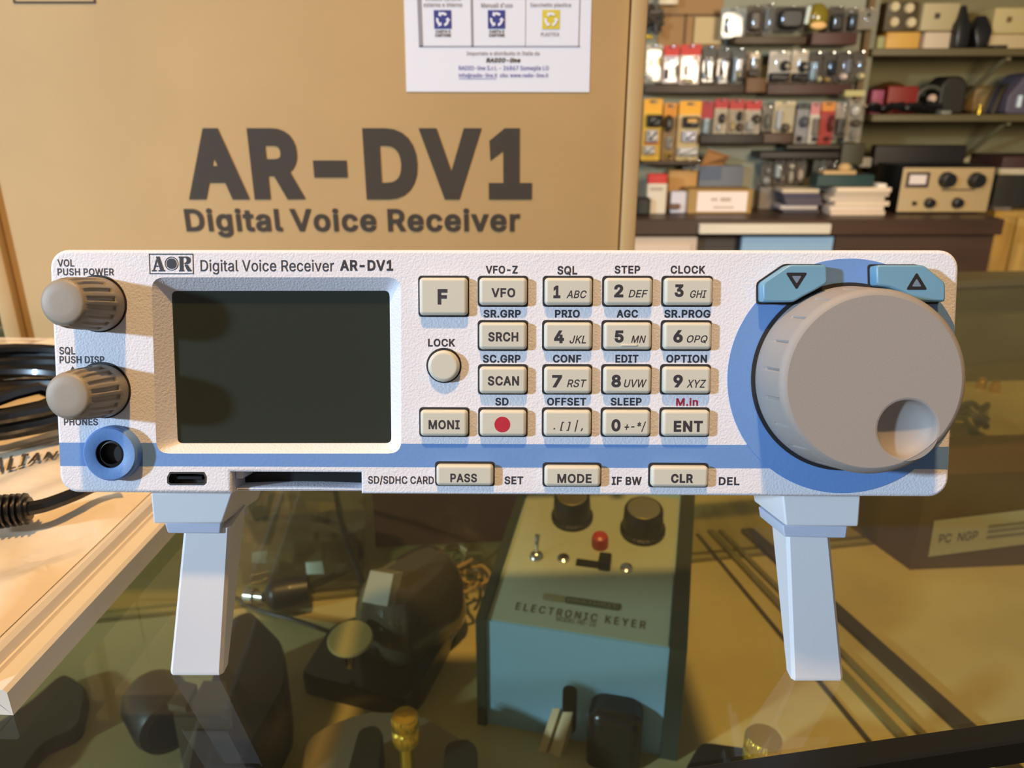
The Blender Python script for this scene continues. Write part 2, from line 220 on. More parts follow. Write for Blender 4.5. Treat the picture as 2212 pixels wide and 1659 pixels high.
    '&': (447, [197,-7,150,-2,110,12,78,34,54,62,39,96,34,133,37,163,47,189,63,213,85,235,140,279,216,335,237,352,255,375,262,405,258,427,245,445,226,457,201,461,168,453,145,431,139,416,137,399,145,363,169,327,204,284,438,0,364,0,171,231,121,293,87,344,78,370,75,398,79,430,91,458,109,481,134,499,165,510,200,513,235,510,266,499,290,482,308,459,320,433,324,404,315,362,291,325,256,293,154,217,128,195,110,174,100,154,97,131,100,108,109,87,124,70,143,57,166,49,193,46,223,50,251,59,278,75,301,95,321,121,336,151,346,186,349,224,408,224,405,180,397,144,371,92,345,62,333,47,305,23,271,7,234,-3]),
}
from mathutils.geometry import delaunay_2d_cdt
def winding(p, loops):
    n = 0
    for l in loops:
        for i in range(len(l)):
            a, b = l[i-1], l[i]
            side = (b[0]-a[0])*(p[1]-a[1])-(p[0]-a[0])*(b[1]-a[1])
            if a[1] <= p[1] < b[1] and side > 0: n += 1
            elif b[1] <= p[1] < a[1] and side < 0: n -= 1
    return n
def grow(l, d):
    """outline with every side moved out by d (outer outlines run clockwise, holes the other way)"""
    out = []; n = len(l)
    for i in range(n):
        a, b, c = Vector(l[i-1]), Vector(l[i]), Vector(l[(i+1) % n])
        e1 = (b-a).normalized(); e2 = (c-b).normalized()
        n1 = Vector((-e1.y, e1.x)); n2 = Vector((-e2.y, e2.x)); m = n1+n2
        if m.length < 1e-6: m = n1.copy()
        m.normalize(); k = d/max(0.55, m.dot(n1))
        out.append((b.x+m.x*k, b.y+m.y*k))
    return out
_gl = {}
def glyph1(c, bold=0.0):
    if (c, bold) not in _gl:
        loops = [[(l[i]/1000, l[i+1]/1000) for i in range(0, len(l), 2)] for l in FONT[c][1:]]
        big = max(loops, key=lambda l: max(p[0] for p in l)-min(p[0] for p in l)+max(p[1] for p in l)-min(p[1] for p in l))
        sgn = sum(big[i-1][0]*big[i][1]-big[i][0]*big[i-1][1] for i in range(len(big)))
        sgn = 1 if sgn > 0 else -1
        if bold > 0: loops = [grow(l, -sgn*bold) for l in loops]
        vs = []; es = []
        for l in loops:
            o = len(vs); vs += [Vector(p) for p in l]; es += [(o+i, o+(i+1) % len(l)) for i in range(len(l))]
        v, _, f, _, _, _ = delaunay_2d_cdt(vs, es, [], 0, 1e-6)
        keep = [t for t in f if winding((sum(v[i].x for i in t)/len(t), sum(v[i].y for i in t)/len(t)), loops)*sgn > 0]
        used = sorted({i for t in keep for i in t}); ix = {u: k for k, u in enumerate(used)}
        _gl[(c, bold)] = (FONT[c][0]/1000 + bold*1.7, [(v[u].x, v[u].y) for u in used], [tuple(ix[i] for i in t) for t in keep])
    return _gl[(c, bold)]
_tx = {}
def glyphs(s, shear=0.0, space=0.0, bold=0.0):
    """laid-out line of text, scaled to the unit square"""
    k = (s, shear, space, bold)
    if k in _tx: return _tx[k]
    x = 0; vs = []; fs = []
    for c in s:
        if c == ' ': x += 0.19+space; continue
        a, v, f = glyph1(c, bold); o = len(vs)
        vs += [(px+x+py*shear, py) for px, py in v]; fs += [tuple(i+o for i in t) for t in f]
        x += a+space
    x0 = min(v[0] for v in vs); x1 = max(v[0] for v in vs); y0 = min(v[1] for v in vs); y1 = max(v[1] for v in vs)
    vs = [((a-x0)/(x1-x0), (b-y0)/(y1-y0)) for a, b in vs]
    _tx[k] = (vs, fs)
    return _tx[k]

def rrect(x0, y0, x1, y1, r, n=5):
    r = min(r, (x1-x0)/2*0.999, (y1-y0)/2*0.999)
    out = []
    for cx, cy, a0 in ((x1-r, y0+r, -PI/2), (x1-r, y1-r, 0), (x0+r, y1-r, PI/2), (x0+r, y0+r, PI)):
        for i in range(n+1):
            a = a0 + PI/2*i/n
            out.append((cx+r*math.cos(a), cy+r*math.sin(a)))
    return out
def circ(cx, cy, r, n=48): return [(cx+r*math.cos(2*PI*i/n), cy+r*math.sin(2*PI*i/n)) for i in range(n)]
def ccw(p):
    a = sum(p[i][0]*p[(i+1) % len(p)][1]-p[(i+1) % len(p)][0]*p[i][1] for i in range(len(p)))
    return list(p) if a > 0 else list(reversed(p))
def inset(p, d):
    n = len(p); out = []
    for i in range(n):
        a, b, c = Vector(p[i-1]), Vector(p[i]), Vector(p[(i+1) % n])
        e1 = (b-a); e2 = (c-b)
        if e1.length < 1e-9: e1 = e2
        if e2.length < 1e-9: e2 = e1
        e1.normalize(); e2.normalize()
        n1 = Vector((-e1.y, e1.x)); n2 = Vector((-e2.y, e2.x))
        m = n1+n2
        if m.length < 1e-6: m = n1
        m.normalize()
        k = d/max(0.35, m.dot(n1))
        out.append((b.x+m.x*k, b.y+m.y*k))
    return out
def roundpoly(p, r, n=4):
    p = ccw(p); m = len(p); out = []
    for i in range(m):
        a, b, c = Vector(p[i-1]), Vector(p[i]), Vector(p[(i+1) % m])
        e1 = (a-b).normalized(); e2 = (c-b).normalized()
        rr = min(r, (a-b).length*0.45, (c-b).length*0.45)
        p0 = b+e1*rr; p2 = b+e2*rr
        for k in range(n+1):
            t = k/n
            q = p0*(1-t)**2 + b*2*t*(1-t) + p2*t*t
            out.append((q.x, q.y))
    return out
def smooth(pts, k=6):
    pts = [Vector(p) for p in pts]
    out = []
    for i in range(len(pts)-1):
        p0 = pts[max(i-1, 0)]; p1 = pts[i]; p2 = pts[i+1]; p3 = pts[min(i+2, len(pts)-1)]
        for j in range(k):
            t = j/k
            out.append(0.5*((2*p1)+(-p0+p2)*t+(2*p0-5*p1+4*p2-p3)*t*t+(-p0+3*p1-3*p2+p3)*t**3))
    out.append(pts[-1])
    return out

class MB:
    def __init__(s, M=None):
        s.v = []; s.f = []; s.m = []; s.M = M or Matrix.Identity(4)
    def add(s, vs, fs, mi=0):
        o = len(s.v)
        s.v += [s.M @ Vector(v) for v in vs]
        for f in fs: s.f.append(tuple(i+o for i in f)); s.m.append(mi)
    def loft(s, rings, mi=0, caps=(True, True), closed=True):
        n = len(rings[0]); vs = [p for r in rings for p in r]; fs = []
        for k in range(len(rings)-1):
            for i in range(n if closed else n-1):
                j = (i+1) % n
                fs.append((k*n+i, k*n+j, (k+1)*n+j, (k+1)*n+i))
        if caps[0]: fs.append(tuple(reversed(range(n))))
        if caps[1]: fs.append(tuple((len(rings)-1)*n+i for i in range(n)))
        s.add(vs, fs, mi)
    def prism(s, p, w0, w1, bev=0.0, mi=0, seg=3, caps=(True, True)):
        p = ccw(p)
        rings = [[(x, y, w0) for x, y in p]]
        if bev > 0:
            for k in range(seg+1):
                a = PI/2*k/seg
                q = inset(p, bev*(1-math.cos(a))) if k else p
                rings.append([(x, y, w1-bev+bev*math.sin(a)) for x, y in q])
        else:
            rings.append([(x, y, w1) for x, y in p])
        s.loft(rings, mi, caps)
    def box(s, a, b, bev=0.0, mi=0):
        x0, x1 = sorted((a[0], b[0])); y0, y1 = sorted((a[1], b[1])); z0, z1 = sorted((a[2], b[2]))
        if bev > 0:
            r = min(bev, (x1-x0)*0.3, (y1-y0)*0.3, (z1-z0)*0.45)
            p = rrect(x0, y0, x1, y1, r, 2)
            q = inset(p, r*0.6)
            s.loft([[(x, y, z0) for x, y in q], [(x, y, z0+r*0.6) for x, y in p], [(x, y, z1-r*0.6) for x, y in p], [(x, y, z1) for x, y in q]], mi)
        else:
            s.prism([(x0, y0), (x1, y0), (x1, y1), (x0, y1)], z0, z1, 0, mi)
    def hexa(s, bot, top, mi=0):
        """eight corners: four below, four above, same order"""
        s.add(list(bot)+list(top), [(3, 2, 1, 0), (4, 5, 6, 7), (0, 1, 5, 4), (1, 2, 6, 5), (2, 3, 7, 6), (3, 0, 4, 7)], mi)
    def lathe(s, prof, c=(0, 0), n=48, mi=0, mod=None, caps=(True, True)):
        rings = []
        for r, z in prof:
            ring = []
            for i in range(n):
                a = 2*PI*i/n; rr = mod(a, r, z) if mod else r
                ring.append((c[0]+rr*math.cos(a), c[1]+rr*math.sin(a), z))
            rings.append(ring)
        s.loft(rings, mi, caps)
    def tube(s, pts, r, n=8, mi=0, k=6, rfun=None):
        P = smooth(pts, k) if k > 1 else [Vector(p) for p in pts]
        rings = []; up = None
        for i, p in enumerate(P):
            t = (P[min(i+1, len(P)-1)]-P[max(i-1, 0)]).normalized()
            if up is None: up = t.orthogonal().normalized()
            up = (up - t*up.dot(t)).normalized(); sd = t.cross(up)
            rr = rfun(i/(len(P)-1)) if rfun else r
            rings.append([p+up*rr*math.cos(2*PI*j/n)+sd*rr*math.sin(2*PI*j/n) for j in range(n)])
        s.loft(rings, mi)
    def ball(s, c, r, mi=0, n=16, m=10):
        rx, ry, rz = r if hasattr(r, '__len__') else (r, r, r)
        rings = []
        for k in range(1, m):
            a = -PI/2+PI*k/m
            rings.append([(c[0]+rx*math.cos(a)*math.cos(2*PI*i/n), c[1]+ry*math.cos(a)*math.sin(2*PI*i/n), c[2]+rz*math.sin(a)) for i in range(n)])
        s.loft(rings, mi)
    def text(s, t, x0, y0, x1, y1, w, mi=0, bold=0.0, shear=0.0, space=0.0):
        """bold: stroke growth as a share of the line height"""
        vs, fs = glyphs(t, shear, space, bold*0.51)
        s.add([(x0+a*(x1-x0), y0+b*(y1-y0), w) for a, b in vs], fs, mi)
    def quad(s, p, mi=0): s.add(p, [tuple(range(len(p)))], mi)

ORG = {}
def obj(name, mb, mats, parent=None, ang=35):
    me = bpy.data.meshes.new(name)
    if parent is not None: org = ORG[parent]
    else:
        xs = [v.x for v in mb.v]; ys = [v.y for v in mb.v]; zs = [v.z for v in mb.v]
        org = Vector(((min(xs)+max(xs))/2, (min(ys)+max(ys))/2, min(zs)))
    me.from_pydata([v-org for v in mb.v], [], mb.f)
    if not isinstance(mats, (list, tuple)): mats = [mats]
    for m in mats: me.materials.append(m)
    for p, i in zip(me.polygons, mb.m): p.material_index = i
    bm = bmesh.new(); bm.from_mesh(me)
    solid = [f for f in bm.faces]
    bmesh.ops.recalc_face_normals(bm, faces=solid)
    bm.to_mesh(me); bm.free()
    me.shade_smooth(); me.set_sharp_from_angle(angle=math.radians(ang))
    for p in me.polygons:
        if len(p.vertices) >= 8 and ang == 35: p.use_smooth = False        # flat caps stay flat
    o = bpy.data.objects.new(name, me); COL.objects.link(o)
    if parent is not None: o.parent = parent
    else: o.location = org
    ORG[o] = org
    return o
def tag(o, label, cat, group=None):
    o['label'] = label; o['category'] = cat
    if group: o['group'] = group
    return o
def thing(name, label, cat, loc, group=None):
    o = bpy.data.objects.new(name, None); COL.objects.link(o)
    o.location = loc; o.empty_display_size = 0.02; ORG[o] = Vector(loc)
    return tag(o, label, cat, group)
def struct(o):
    o['kind'] = 'structure'; return o
def frame(o, x, y, z):
    M = Matrix.Identity(4)
    for i, a in enumerate((x, y, z)):
        for k in range(3): M[k][i] = a[k]
    for k in range(3): M[k][3] = o[k]
    return M

# ------------------------------------------------------------------ the place: room shell and display counter
def simple(name, a, b, m, bev=0.0):
    k = MB(); k.box(a, b, bev); return obj(name, k, m)
WALLY = 3.05
m_wall = mat('wall_grey_green', (150, 150, 130), 0.8, var=(3, 0.12))
m_wall2 = mat('wall_olive', (128, 118, 82), 0.8, var=(2, 0.15))
struct(simple('wall_back', (-3.0, WALLY, -1.0), (4.2, WALLY+0.1, 1.7), m_wall2))
struct(simple('floor', (-3.0, -1.5, -1.1), (4.2, WALLY, -1.0), mat('floor_brown', (92, 74, 54), 0.5, var=(6, 0.2))))

# counter axes: front edge runs 9.7 degrees off the picture's horizontal
ca = math.radians(9.7)
EX = Vector((math.cos(ca), math.sin(ca), 0)); EY = Vector((-math.sin(ca), math.cos(ca), 0)); EZ = Vector((0, 0, 1))
A0 = on_z(1480, 1690, 0); A0.z = 0
MC = frame(A0, EX, EY, EZ)                # local: along the edge, into the case, up
def cl(p): q = MC.inverted() @ Vector(p); return (q.x, q.y, q.z)
SH = -0.204                               # shelf level inside the case
DEP = 0.352
counter = thing('display_counter', 'glass topped shop display counter with black front rail, holding the radio and the boxes', 'display case', A0 - Vector((0, 0, 1.0)))
m_gtop = clear('counter_glass', (0.95, 0.96, 0.90), rough=0.015)
m_gedge = mat('glass_edge', (92, 112, 78), 0.15, spec=0.8)
k = MB(MC); k.box((-1.1, 0.004, -0.008), (0.9, DEP, 0.0), 0.0)
gt = obj('glass_top', k, [m_gtop], counter)
m_blk = mat('black_rail', (20, 20, 16), 0.35)
k = MB(MC); k.box((-1.1, -0.0022, -0.0062), (0.9, 0.0032, 0.0003), 0.0008)
obj('front_rail', k, m_blk, counter)
m_alu = mat('olive_aluminium', (120, 116, 92), 0.35, metal=0.6)
k = MB(MC); k.box((-1.1, DEP, -0.02), (0.9, DEP+0.016, 0.002), 0.002)
obj('rear_rail', k, m_alu, counter)
m_shelf = mat('shelf_olive', (186, 172, 112), 0.55, var=(9, 0.12))
k = MB(MC); k.box((-1.1, -0.006, SH-0.02), (0.9, DEP+0.016, SH), 0.0)
obj('shelf', k, m_shelf, counter)
k = MB(MC); k.box((-1.1, DEP+0.006, SH), (0.9, DEP+0.011, -0.019))
obj('sliding_glass', k, m_gtop, counter)
k = MB(MC); k.box((-1.1, -0.005, -1.0), (0.9, DEP+0.01, SH-0.02), 0.0)
obj('base_cabinet', k, mat('dark_base', (48, 38, 28), 0.5), counter)
# the sliding-door tracks lying on the shelf, running from front to back
m_track = mat('track_olive', (108, 100, 52), 0.4)
m_trackd = mat('track_dark', (58, 50, 26), 0.4)
m_trackg = mat('track_glass_green', (150, 146, 78), 0.25)
def strip(x1, y1, x2, y2, wpx, name, m, h):
    a, b = on_z(x1, y1, SH), on_z(x2, y2, SH)
    c, d = on_z(x1+wpx[0], y1, SH), on_z(x2+wpx[1], y2, SH)
    e = (b-a).normalized()
    b = b + e*0.06; d = d + e*0.06
    up = Vector((0, 0, h)); k = MB()
    k.hexa([a, c, d, b], [a+up, c+up, d+up, b+up])
    return obj(name, k, m, counter)
strip(1502, 1155, 1878, 1612, (7, 12), 'door_track', m_trackd, 0.0012)
strip(1528, 1150, 1945, 1606, (12, 22), 'door_track', m_track, 0.003)
strip(1551, 1150, 1992, 1600, (9, 17), 'door_track', m_track, 0.003)
strip(1600, 1150, 2074, 1590, (26, 46), 'door_track', m_trackd, 0.004)

# ------------------------------------------------------------------ digital receiver
def c2w(x, y, z): return Vector((x, -ST*y + CT*z, -CT*y - ST*z))
a_, b_, c_ = math.radians(4.586), math.radians(0.837), math.radians(0.178)
R3 = Matrix.Rotation(c_, 3, 'Z') @ Matrix.Rotation(b_, 3, 'Y') @ Matrix.Rotation(a_, 3, 'X')
U = c2w(*(R3 @ Vector((1, 0, 0)))); V = -c2w(*(R3 @ Vector((0, 1, 0)))); N = -c2w(*(R3 @ Vector((0, 0, 1))))
P0 = C0 + c2w(-0.00232, -0.002, 0.15107)
MP = frame(P0, U, V, N) @ Matrix.Scale(0.001, 4)       # panel frame in millimetres: right, up, out
MPI = MP.inverted()
def pp(x, y, w=0.0):
    q = MPI @ on_plane(x, y, P0 + N*(w*0.001), N)
    return (q.x, q.y)
def prect(x0, y0, x1, y1, w=0.0):
    """photo rectangle -> (u0, v0, u1, v1)"""
    pts = [pp(x0, y0, w), pp(x1, y0, w), pp(x0, y1, w), pp(x1, y1, w)]
    return ((pts[0][0]+pts[2][0])/2, (pts[2][1]+pts[3][1])/2, (pts[1][0]+pts[3][0])/2, (pts[0][1]+pts[1][1])/2)

HU, HV = 89.0, 24.29
radio = thing('radio_receiver', 'white and blue radio receiver with screen, keypad and big dial on two legs', 'radio receiver', (P0.x, P0.y, 0))
m_panel = mat('panel_white', (227, 227, 236), 0.55, bump=(2300, 0.45, 0.0003))
m_blue = mat('panel_blue', (106, 146, 206), 0.55, bump=(1500, 0.12, 0.0003))
m_ink = mat('ink_dark', (52, 50, 58), 0.6)
m_red = mat('ink_red', (182, 40, 58), 0.5)
m_gap = mat('gap_black', (34, 33, 36), 0.7)
m_key = mat('key_beige', (203, 201, 188), 0.5, bump=(2500, 0.06, 0.0002))
m_knob = mat('knob_grey', (150, 141, 128), 0.5, bump=(2500, 0.06, 0.0002))
m_dial = mat('dial_grey', (152, 146, 142), 0.62, bump=(3000, 0.12, 0.0002))
m_leg = mat('leg_white', (226, 226, 230), 0.5, bump=(1800, 0.1, 0.0002))
m_black = mat('black_plastic', (18, 18, 19), 0.4)

# front panel: outline with the memory-card notch open at the bottom edge
nx0 = pp(500, 1045)[0]; nx1 = pp(780, 1045)[0]; nv = pp(640, 1021)[1]
base = rrect(-HU, -HV, HU, HV, 3.7, 7)        # starts at the bottom right corner, ccw
outline = base + [(nx0, -HV), (nx0, nv), (nx1, nv), (nx1, -HV)]
# screen recess
so = roundpoly([pp(867, 979.5), pp(866, 599), pp(327, 599), pp(338, 979.5)], 2.6, 5)
SD_ = -2.7
si = roundpoly([pp(845.5, 957, SD_), pp(841.5, 628, SD_), pp(371, 628.5, SD_), pp(384, 957.5, SD_)], 1.1, 5)
ub = [pp(361, 1030), pp(367, 1019.5), pp(441, 1019.5), pp(446.5, 1030), pp(446, 1043), pp(440, 1048), pp(368, 1048), pp(361, 1043)]
usb = ccw(ub)
k = MB(MP)
BV = 0.7
fo = inset(outline, BV)
v, f = fill_holes(fo, [so, usb], 0.0); k.add(v, f, 0)
rings = [[(x, y, -8.0) for x, y in outline]]
for i in range(4):
    a = PI/2*i/4
    q = inset(outline, BV*(1-math.cos(a))) if i else outline
    rings.append([(x, y, -BV+BV*math.sin(a)) for x, y in q])
rings.append([(x, y, 0) for x, y in fo])
k.loft(rings, 0, (True, False))
k.loft([[(x, y, 0) for x, y in so], [(x, y, -0.25) for x, y in inset(so, 0.25)], [(x, y, SD_) for x, y in si]], 0, (False, False))
k.loft([[(x, y, 0) for x, y in usb], [(x, y, -3.0) for x, y in usb]], 3, (False, True))
# printed blue band and dial disc
def flat(poly, w, mi):
    v, f = fill_holes(poly, [], w); k.add(v, f, mi)
dc = pp(1826, 815); dr = dc[0]-pp(1571, 815)[0]
EDGE = HU-0.35
def stripe_v(x, y): return pp(x, y)
L = -EDGE
lt = pp(132, 956)[1]; lb = pp(132, 1006.5)[1]
rt = pp(1603, 961)[1]; rb = pp(1650, 1011.5)[1]
def top_at(u): return lt+(rt-lt)*(u-L)/(pp(1603, 961)[0]-L)
def bot_at(u): return lb+(rb-lb)*(u-L)/(pp(1650, 1011)[0]-L)
bz0 = min(p[0] for p in so)-0.05; bz1 = max(p[0] for p in so)+0.05; bzv = min(p[1] for p in so)-0.03
lowarc = [p for p in so if p[1] < top_at(0)+0.2]
lowarc = sorted(lowarc, key=lambda p: p[0])
low_l = lowarc[0]; low_r = lowarc[-1]
uR = dc[0]-math.sqrt(max(dr*dr-(top_at(30)-dc[1])**2, 0))+0.9
poly = [(L, bot_at(L)), (L, top_at(L)), (low_l[0]-0.04, top_at(low_l[0]))] + [(p[0], p[1]-0.03) for p in lowarc] + [(low_r[0]+0.04, top_at(low_r[0]))]
poly += [(uR-1.3, top_at(uR)), (uR-0.6, top_at(uR)+0.35), (uR+2, top_at(uR)+0.8), (dc[0], top_at(uR)), (EDGE, top_at(uR)-0.2), (EDGE, bot_at(uR)), (uR, bot_at(uR))]
flat(poly, 0.03, 1)
disc = [(min(x, EDGE), max(min(y, HV-0.3), -HV+0.3)) for x, y in circ(dc[0], dc[1], dr, 96)]
k.prism(disc, 0.0, 0.12, 0.0, 1, caps=(False, True))
# printed legends
def legend(t, x0, y0, x1, y1, mi=2, bold=0.0, shear=0.0, w=0.05):
    u0, v0, u1, v1 = prect(x0, y0, x1, y1, w); k.text(t, u0, v0, u1, v1, w, mi, bold, shear)
Z2 = lambda X: 880+X/2.911
Y2 = lambda Y: 530+Y/2.911
B1 = 0.05
for t, X0, YA, X1, YB in (('VFO-Z', 492, 127, 693, 178), ('SQL', 943, 129, 1068, 188), ('STEP', 1303, 127, 1463, 178), ('CLOCK', 1655, 127, 1873, 178),
        ('SR.GRP', 478, 405, 712, 455), ('PRIO', 928, 405, 1083, 455), ('AGC', 1315, 405, 1450, 455), ('SR.PROG', 1615, 405, 1905, 456),
        ('SC.GRP', 475, 688, 710, 739), ('CONF', 915, 688, 1092, 738), ('EDIT', 1308, 688, 1452, 738), ('OPTION', 1628, 688, 1883, 739),
        ('SD', 552, 958, 635, 1008), ('OFFSET', 878, 958, 1123, 1008), ('SLEEP', 1278, 958, 1472, 1008), ('LOCK', 130, 587, 300, 637),
        ('SET', 610, 1452, 728, 1503), ('IF BW', 1285, 1455, 1473, 1507), ('DEL', 1958, 1457, 2088, 1508)):
    legend(t, Z2(X0), Y2(YA), Z2(X1), Y2(YB), bold=B1)
legend('M.in', Z2(1690), Y2(960), Z2(1827), Y2(1010), 4, 0.045)
legend('SD/SDHC CARD', 795, 1028, 937, 1047.5, bold=0.03)
legend('VOL', 124, 560, 160, 576, bold=0.035); legend('PUSH POWER', 124, 579.5, 246, 595, bold=0.035)
legend('SQL', 128, 749, 162, 767, bold=0.035); legend('PUSH DISP', 128.5, 769, 225, 785, bold=0.035)
legend('PHONES', 138, 903.5, 211, 919, bold=0.035)
legend('Digital Voice Receiver', 433, 561, 721.5, 593, bold=0.012)
legend('AR-DV1', 734, 561.5, 849, 585, bold=0.06)
flat([pp(151.5, 801), pp(163, 801), pp(157, 790.5)], 0.05, 2)
# dark gaps round the keys
keys = []
def K(name, X0, YA, X1, YB, texts):
    keys.append((name, Z2(X0), Y2(YA), Z2(X1), Y2(YB), texts))
R1 = (204, 376); R2 = (484, 655); R3_ = (763, 932); R4 = (1036, 1200)
BB = 0.075; BI = 0.02
K('function_key', 76, 203, 378, 440, [('F', 190, 275, 252, 372, BB, 0)])
K('vfo_key', 452, R1[0], 752, R1[1], [('VFO', 528, 268, 678, 327, .055, 0)])
K('number_key', 863, R1[0], 1163, R1[1], [('1', 918, 253, 962, 332, BB, 0), ('ABC', 1000, 283, 1127, 332, BI, .25)])
K('number_key', 1240, R1[0], 1540, R1[1], [('2', 1300, 245, 1358, 327, BB, 0), ('DEF', 1390, 280, 1512, 327, BI, .25)])
K('number_key', 1615, R1[0], 1920, R1[1], [('3', 1680, 245, 1737, 325, BB, 0), ('GHI', 1778, 282, 1882, 330, BI, .25)])
K('search_key', 452, R2[0], 751, R2[1], [('SRCH', 508, 545, 697, 605, .055, 0)])
K('number_key', 860, R2[0], 1160, R2[1], [('4', 922, 535, 985, 615, BB, 0), ('JKL', 1020, 567, 1123, 617, BI, .25)])
K('number_key', 1235, R2[0], 1535, R2[1], [('5', 1303, 535, 1360, 612, BB, 0), ('MN', 1407, 567, 1500, 613, BI, .25)])
K('number_key', 1610, R2[0], 1913, R2[1], [('6', 1672, 532, 1732, 612, BB, 0), ('OPQ', 1757, 565, 1887, 615, BI, .25)])
K('scan_key', 453, R3_[0], 750, R3_[1], [('SCAN', 505, 822, 702, 882, .055, 0)])
K('number_key', 860, R3_[0], 1157, R3_[1], [('7', 910, 815, 972, 893, BB, 0), ('RST', 1003, 843, 1127, 892, BI, .25)])
K('number_key', 1233, R3_[0], 1533, R3_[1], [('8', 1283, 813, 1343, 893, BB, 0), ('UVW', 1362, 843, 1505, 893, BI, .25)])
K('number_key', 1606, R3_[0], 1907, R3_[1], [('9', 1672, 813, 1732, 893, BB, 0), ('XYZ', 1755, 845, 1878, 895, BI, .25)])
K('monitor_key', 82, R4[0], 380, R4[1], [('MONI', 133, 1098, 328, 1157, .055, 0)])
K('record_key', 455, R4[0], 748, R4[1], [])
K('symbol_key', 858, R4[0], 1155, R4[1], [('. [ ] | ,', 918, 1098, 1105, 1172, BI, .2)])
K('number_key', 1230, R4[0], 1527, R4[1], [('0', 1283, 1093, 1340, 1170, BB, 0), ('+-*/', 1365, 1108, 1500, 1172, BI, .2)])
K('enter_key', 1602, R4[0], 1900, R4[1], [('ENT', 1675, 1103, 1857, 1173, .075, 0)])
K('pass_key', 182, 1379, 540, 1511, [('PASS', 270, 1435, 437, 1490, .05, 0)])
K('mode_key', 862, 1386, 1215, 1516, [('MODE', 943, 1437, 1158, 1495, .05, 0)])
K('clear_key', 1532, 1388, 1892, 1520, [('CLR', 1658, 1437, 1797, 1495, .075, 0)])
KH = 1.6
for nm, x0, y0, x1, y1, tt in keys:
    u0, v0, u1, v1 = prect(x0, y0, x1, y1, 1.2)
    k.prism(rrect(u0-0.38, v0-0.30, u1+0.25, v1+0.45, 0.7, 3), 0.0, 0.14, 0.0, 5, caps=(False, True))
lk = pp(958.3, 791, 1.2); lkr = 3.1
k.prism(circ(lk[0]-0.06, lk[1]+0.08, lkr+0.38, 40), 0.0, 0.14, 0.0, 5, caps=(False, True))
panel = obj('front_panel', k, [m_panel, m_blue, m_ink, mat('port_metal', (120, 116, 112), 0.3, metal=0.9), m_red, m_gap], radio)

for nm, x0, y0, x1, y1, tt in keys:
    q = MB(MP)
    u0, v0, u1, v1 = prect(x0, y0, x1, y1, 1.2)
    q.prism(rrect(u0, v0, u1, v1, 0.75, 4), -0.5, KH, 0.65, 0, 4)
    for t, X0, YA, X1, YB, bo, shr in tt:
        a, b, c, d = prect(Z2(X0), Y2(YA), Z2(X1), Y2(YB), KH+0.03)
        q.text(t, a, b, c, d, KH+0.03, 1, bo, shr)
    mm = [m_key, m_ink]
    if nm == 'record_key':
        c = pp(1085, 917, KH+0.03); q.prism(circ(c[0], c[1], 1.55, 32), KH, KH+0.03, 0, 1); mm = [m_key, m_red]
    if tt and tt[0][0] == '5':
        a, b, c, d = prect(1341, 744, 1376, 748, KH); q.prism(rrect(a, b, c, d, 0.15, 2), KH-0.05, KH+0.25, 0.1, 0)
    obj(nm, q, mm, radio)
q = MB(MP); q.lathe([(lkr, -0.5), (lkr, KH-0.6), (lkr-0.15, KH-0.25), (lkr-0.55, KH), (lkr-0.8, KH)], lk, 48)
obj('lock_key', q, [m_key], radio)

# maker's badge
q = MB(MP)
WB = 0.06
x0, y0, x1, y1 = prect(322, 548, 418, 592, WB)
t_ = 0.17
for r in ((x0, y0, x1, y0+t_), (x0, y1-t_, x1, y1), (x0, y0, x0+t_, y1), (x1-t_, y0, x1, y1)):
    q.quad([(r[0], r[1], WB), (r[2], r[1], WB), (r[2], r[3], WB), (r[0], r[3], WB)])
def glyph(polys, r):
    for p in polys:
        v, f = fill_holes([(r[0]+a*(r[2]-r[0]), r[1]+b*(r[3]-r[1])) for a, b in p], [], WB); q.add(v, f, 0)
glyph([[(.34, 1), (.62, 1), (.93, .09), (1, .09), (1, 0), (.5, 0), (.5, .09), (.62, .09), (.36, .9)],
       [(0, 0), (.36, 0), (.36, .09), (.22, .09), (.3, .3), (.5, .3), (.5, .39), (.33, .39), (.42, .68), (.35, .84), (.1, .09), (0, .09)]], prect(327.5, 554, 356, 586, WB))
glyph([[(0, 0), (.42, 0), (.42, .09), (.37, .09), (.37, .91), (.42, .91), (.42, 1), (0, 1), (0, .91), (.06, .91), (.06, .09), (0, .09)],
       [(.44, 1), (.72, 1), (.92, .9), (.96, .75), (.9, .59), (.74, .5), (.44, .5), (.44, .57), (.56, .6), (.62, .68), (.62, .83), (.55, .91), (.44, .92)],
       [(.44, .46), (.7, .46), (.92, .12), (1, .09), (1, 0), (.72, 0), (.64, .05)]], prect(386, 554, 413.5, 586, WB))
cx, cy = pp(370.5, 569.5, WB)
v, f = fill_holes(circ(cx, cy, 1.34, 40), [circ(cx, cy, 1.2, 40)], WB); q.add(v, f, 0)
q.quad([(a, b, WB) for a, b in circ(cx, cy, 1.02, 40)])
obj('logo_badge', q, m_ink, radio)

# screen
q = MB(MP); q.prism(roundpoly(inset(si, -0.15), 0.9, 2), SD_-1.0, SD_+0.0, 0.0, 0)
obj('display_screen', q, mat('screen_dark', (44, 50, 44), 0.12, spec=0.5), radio)

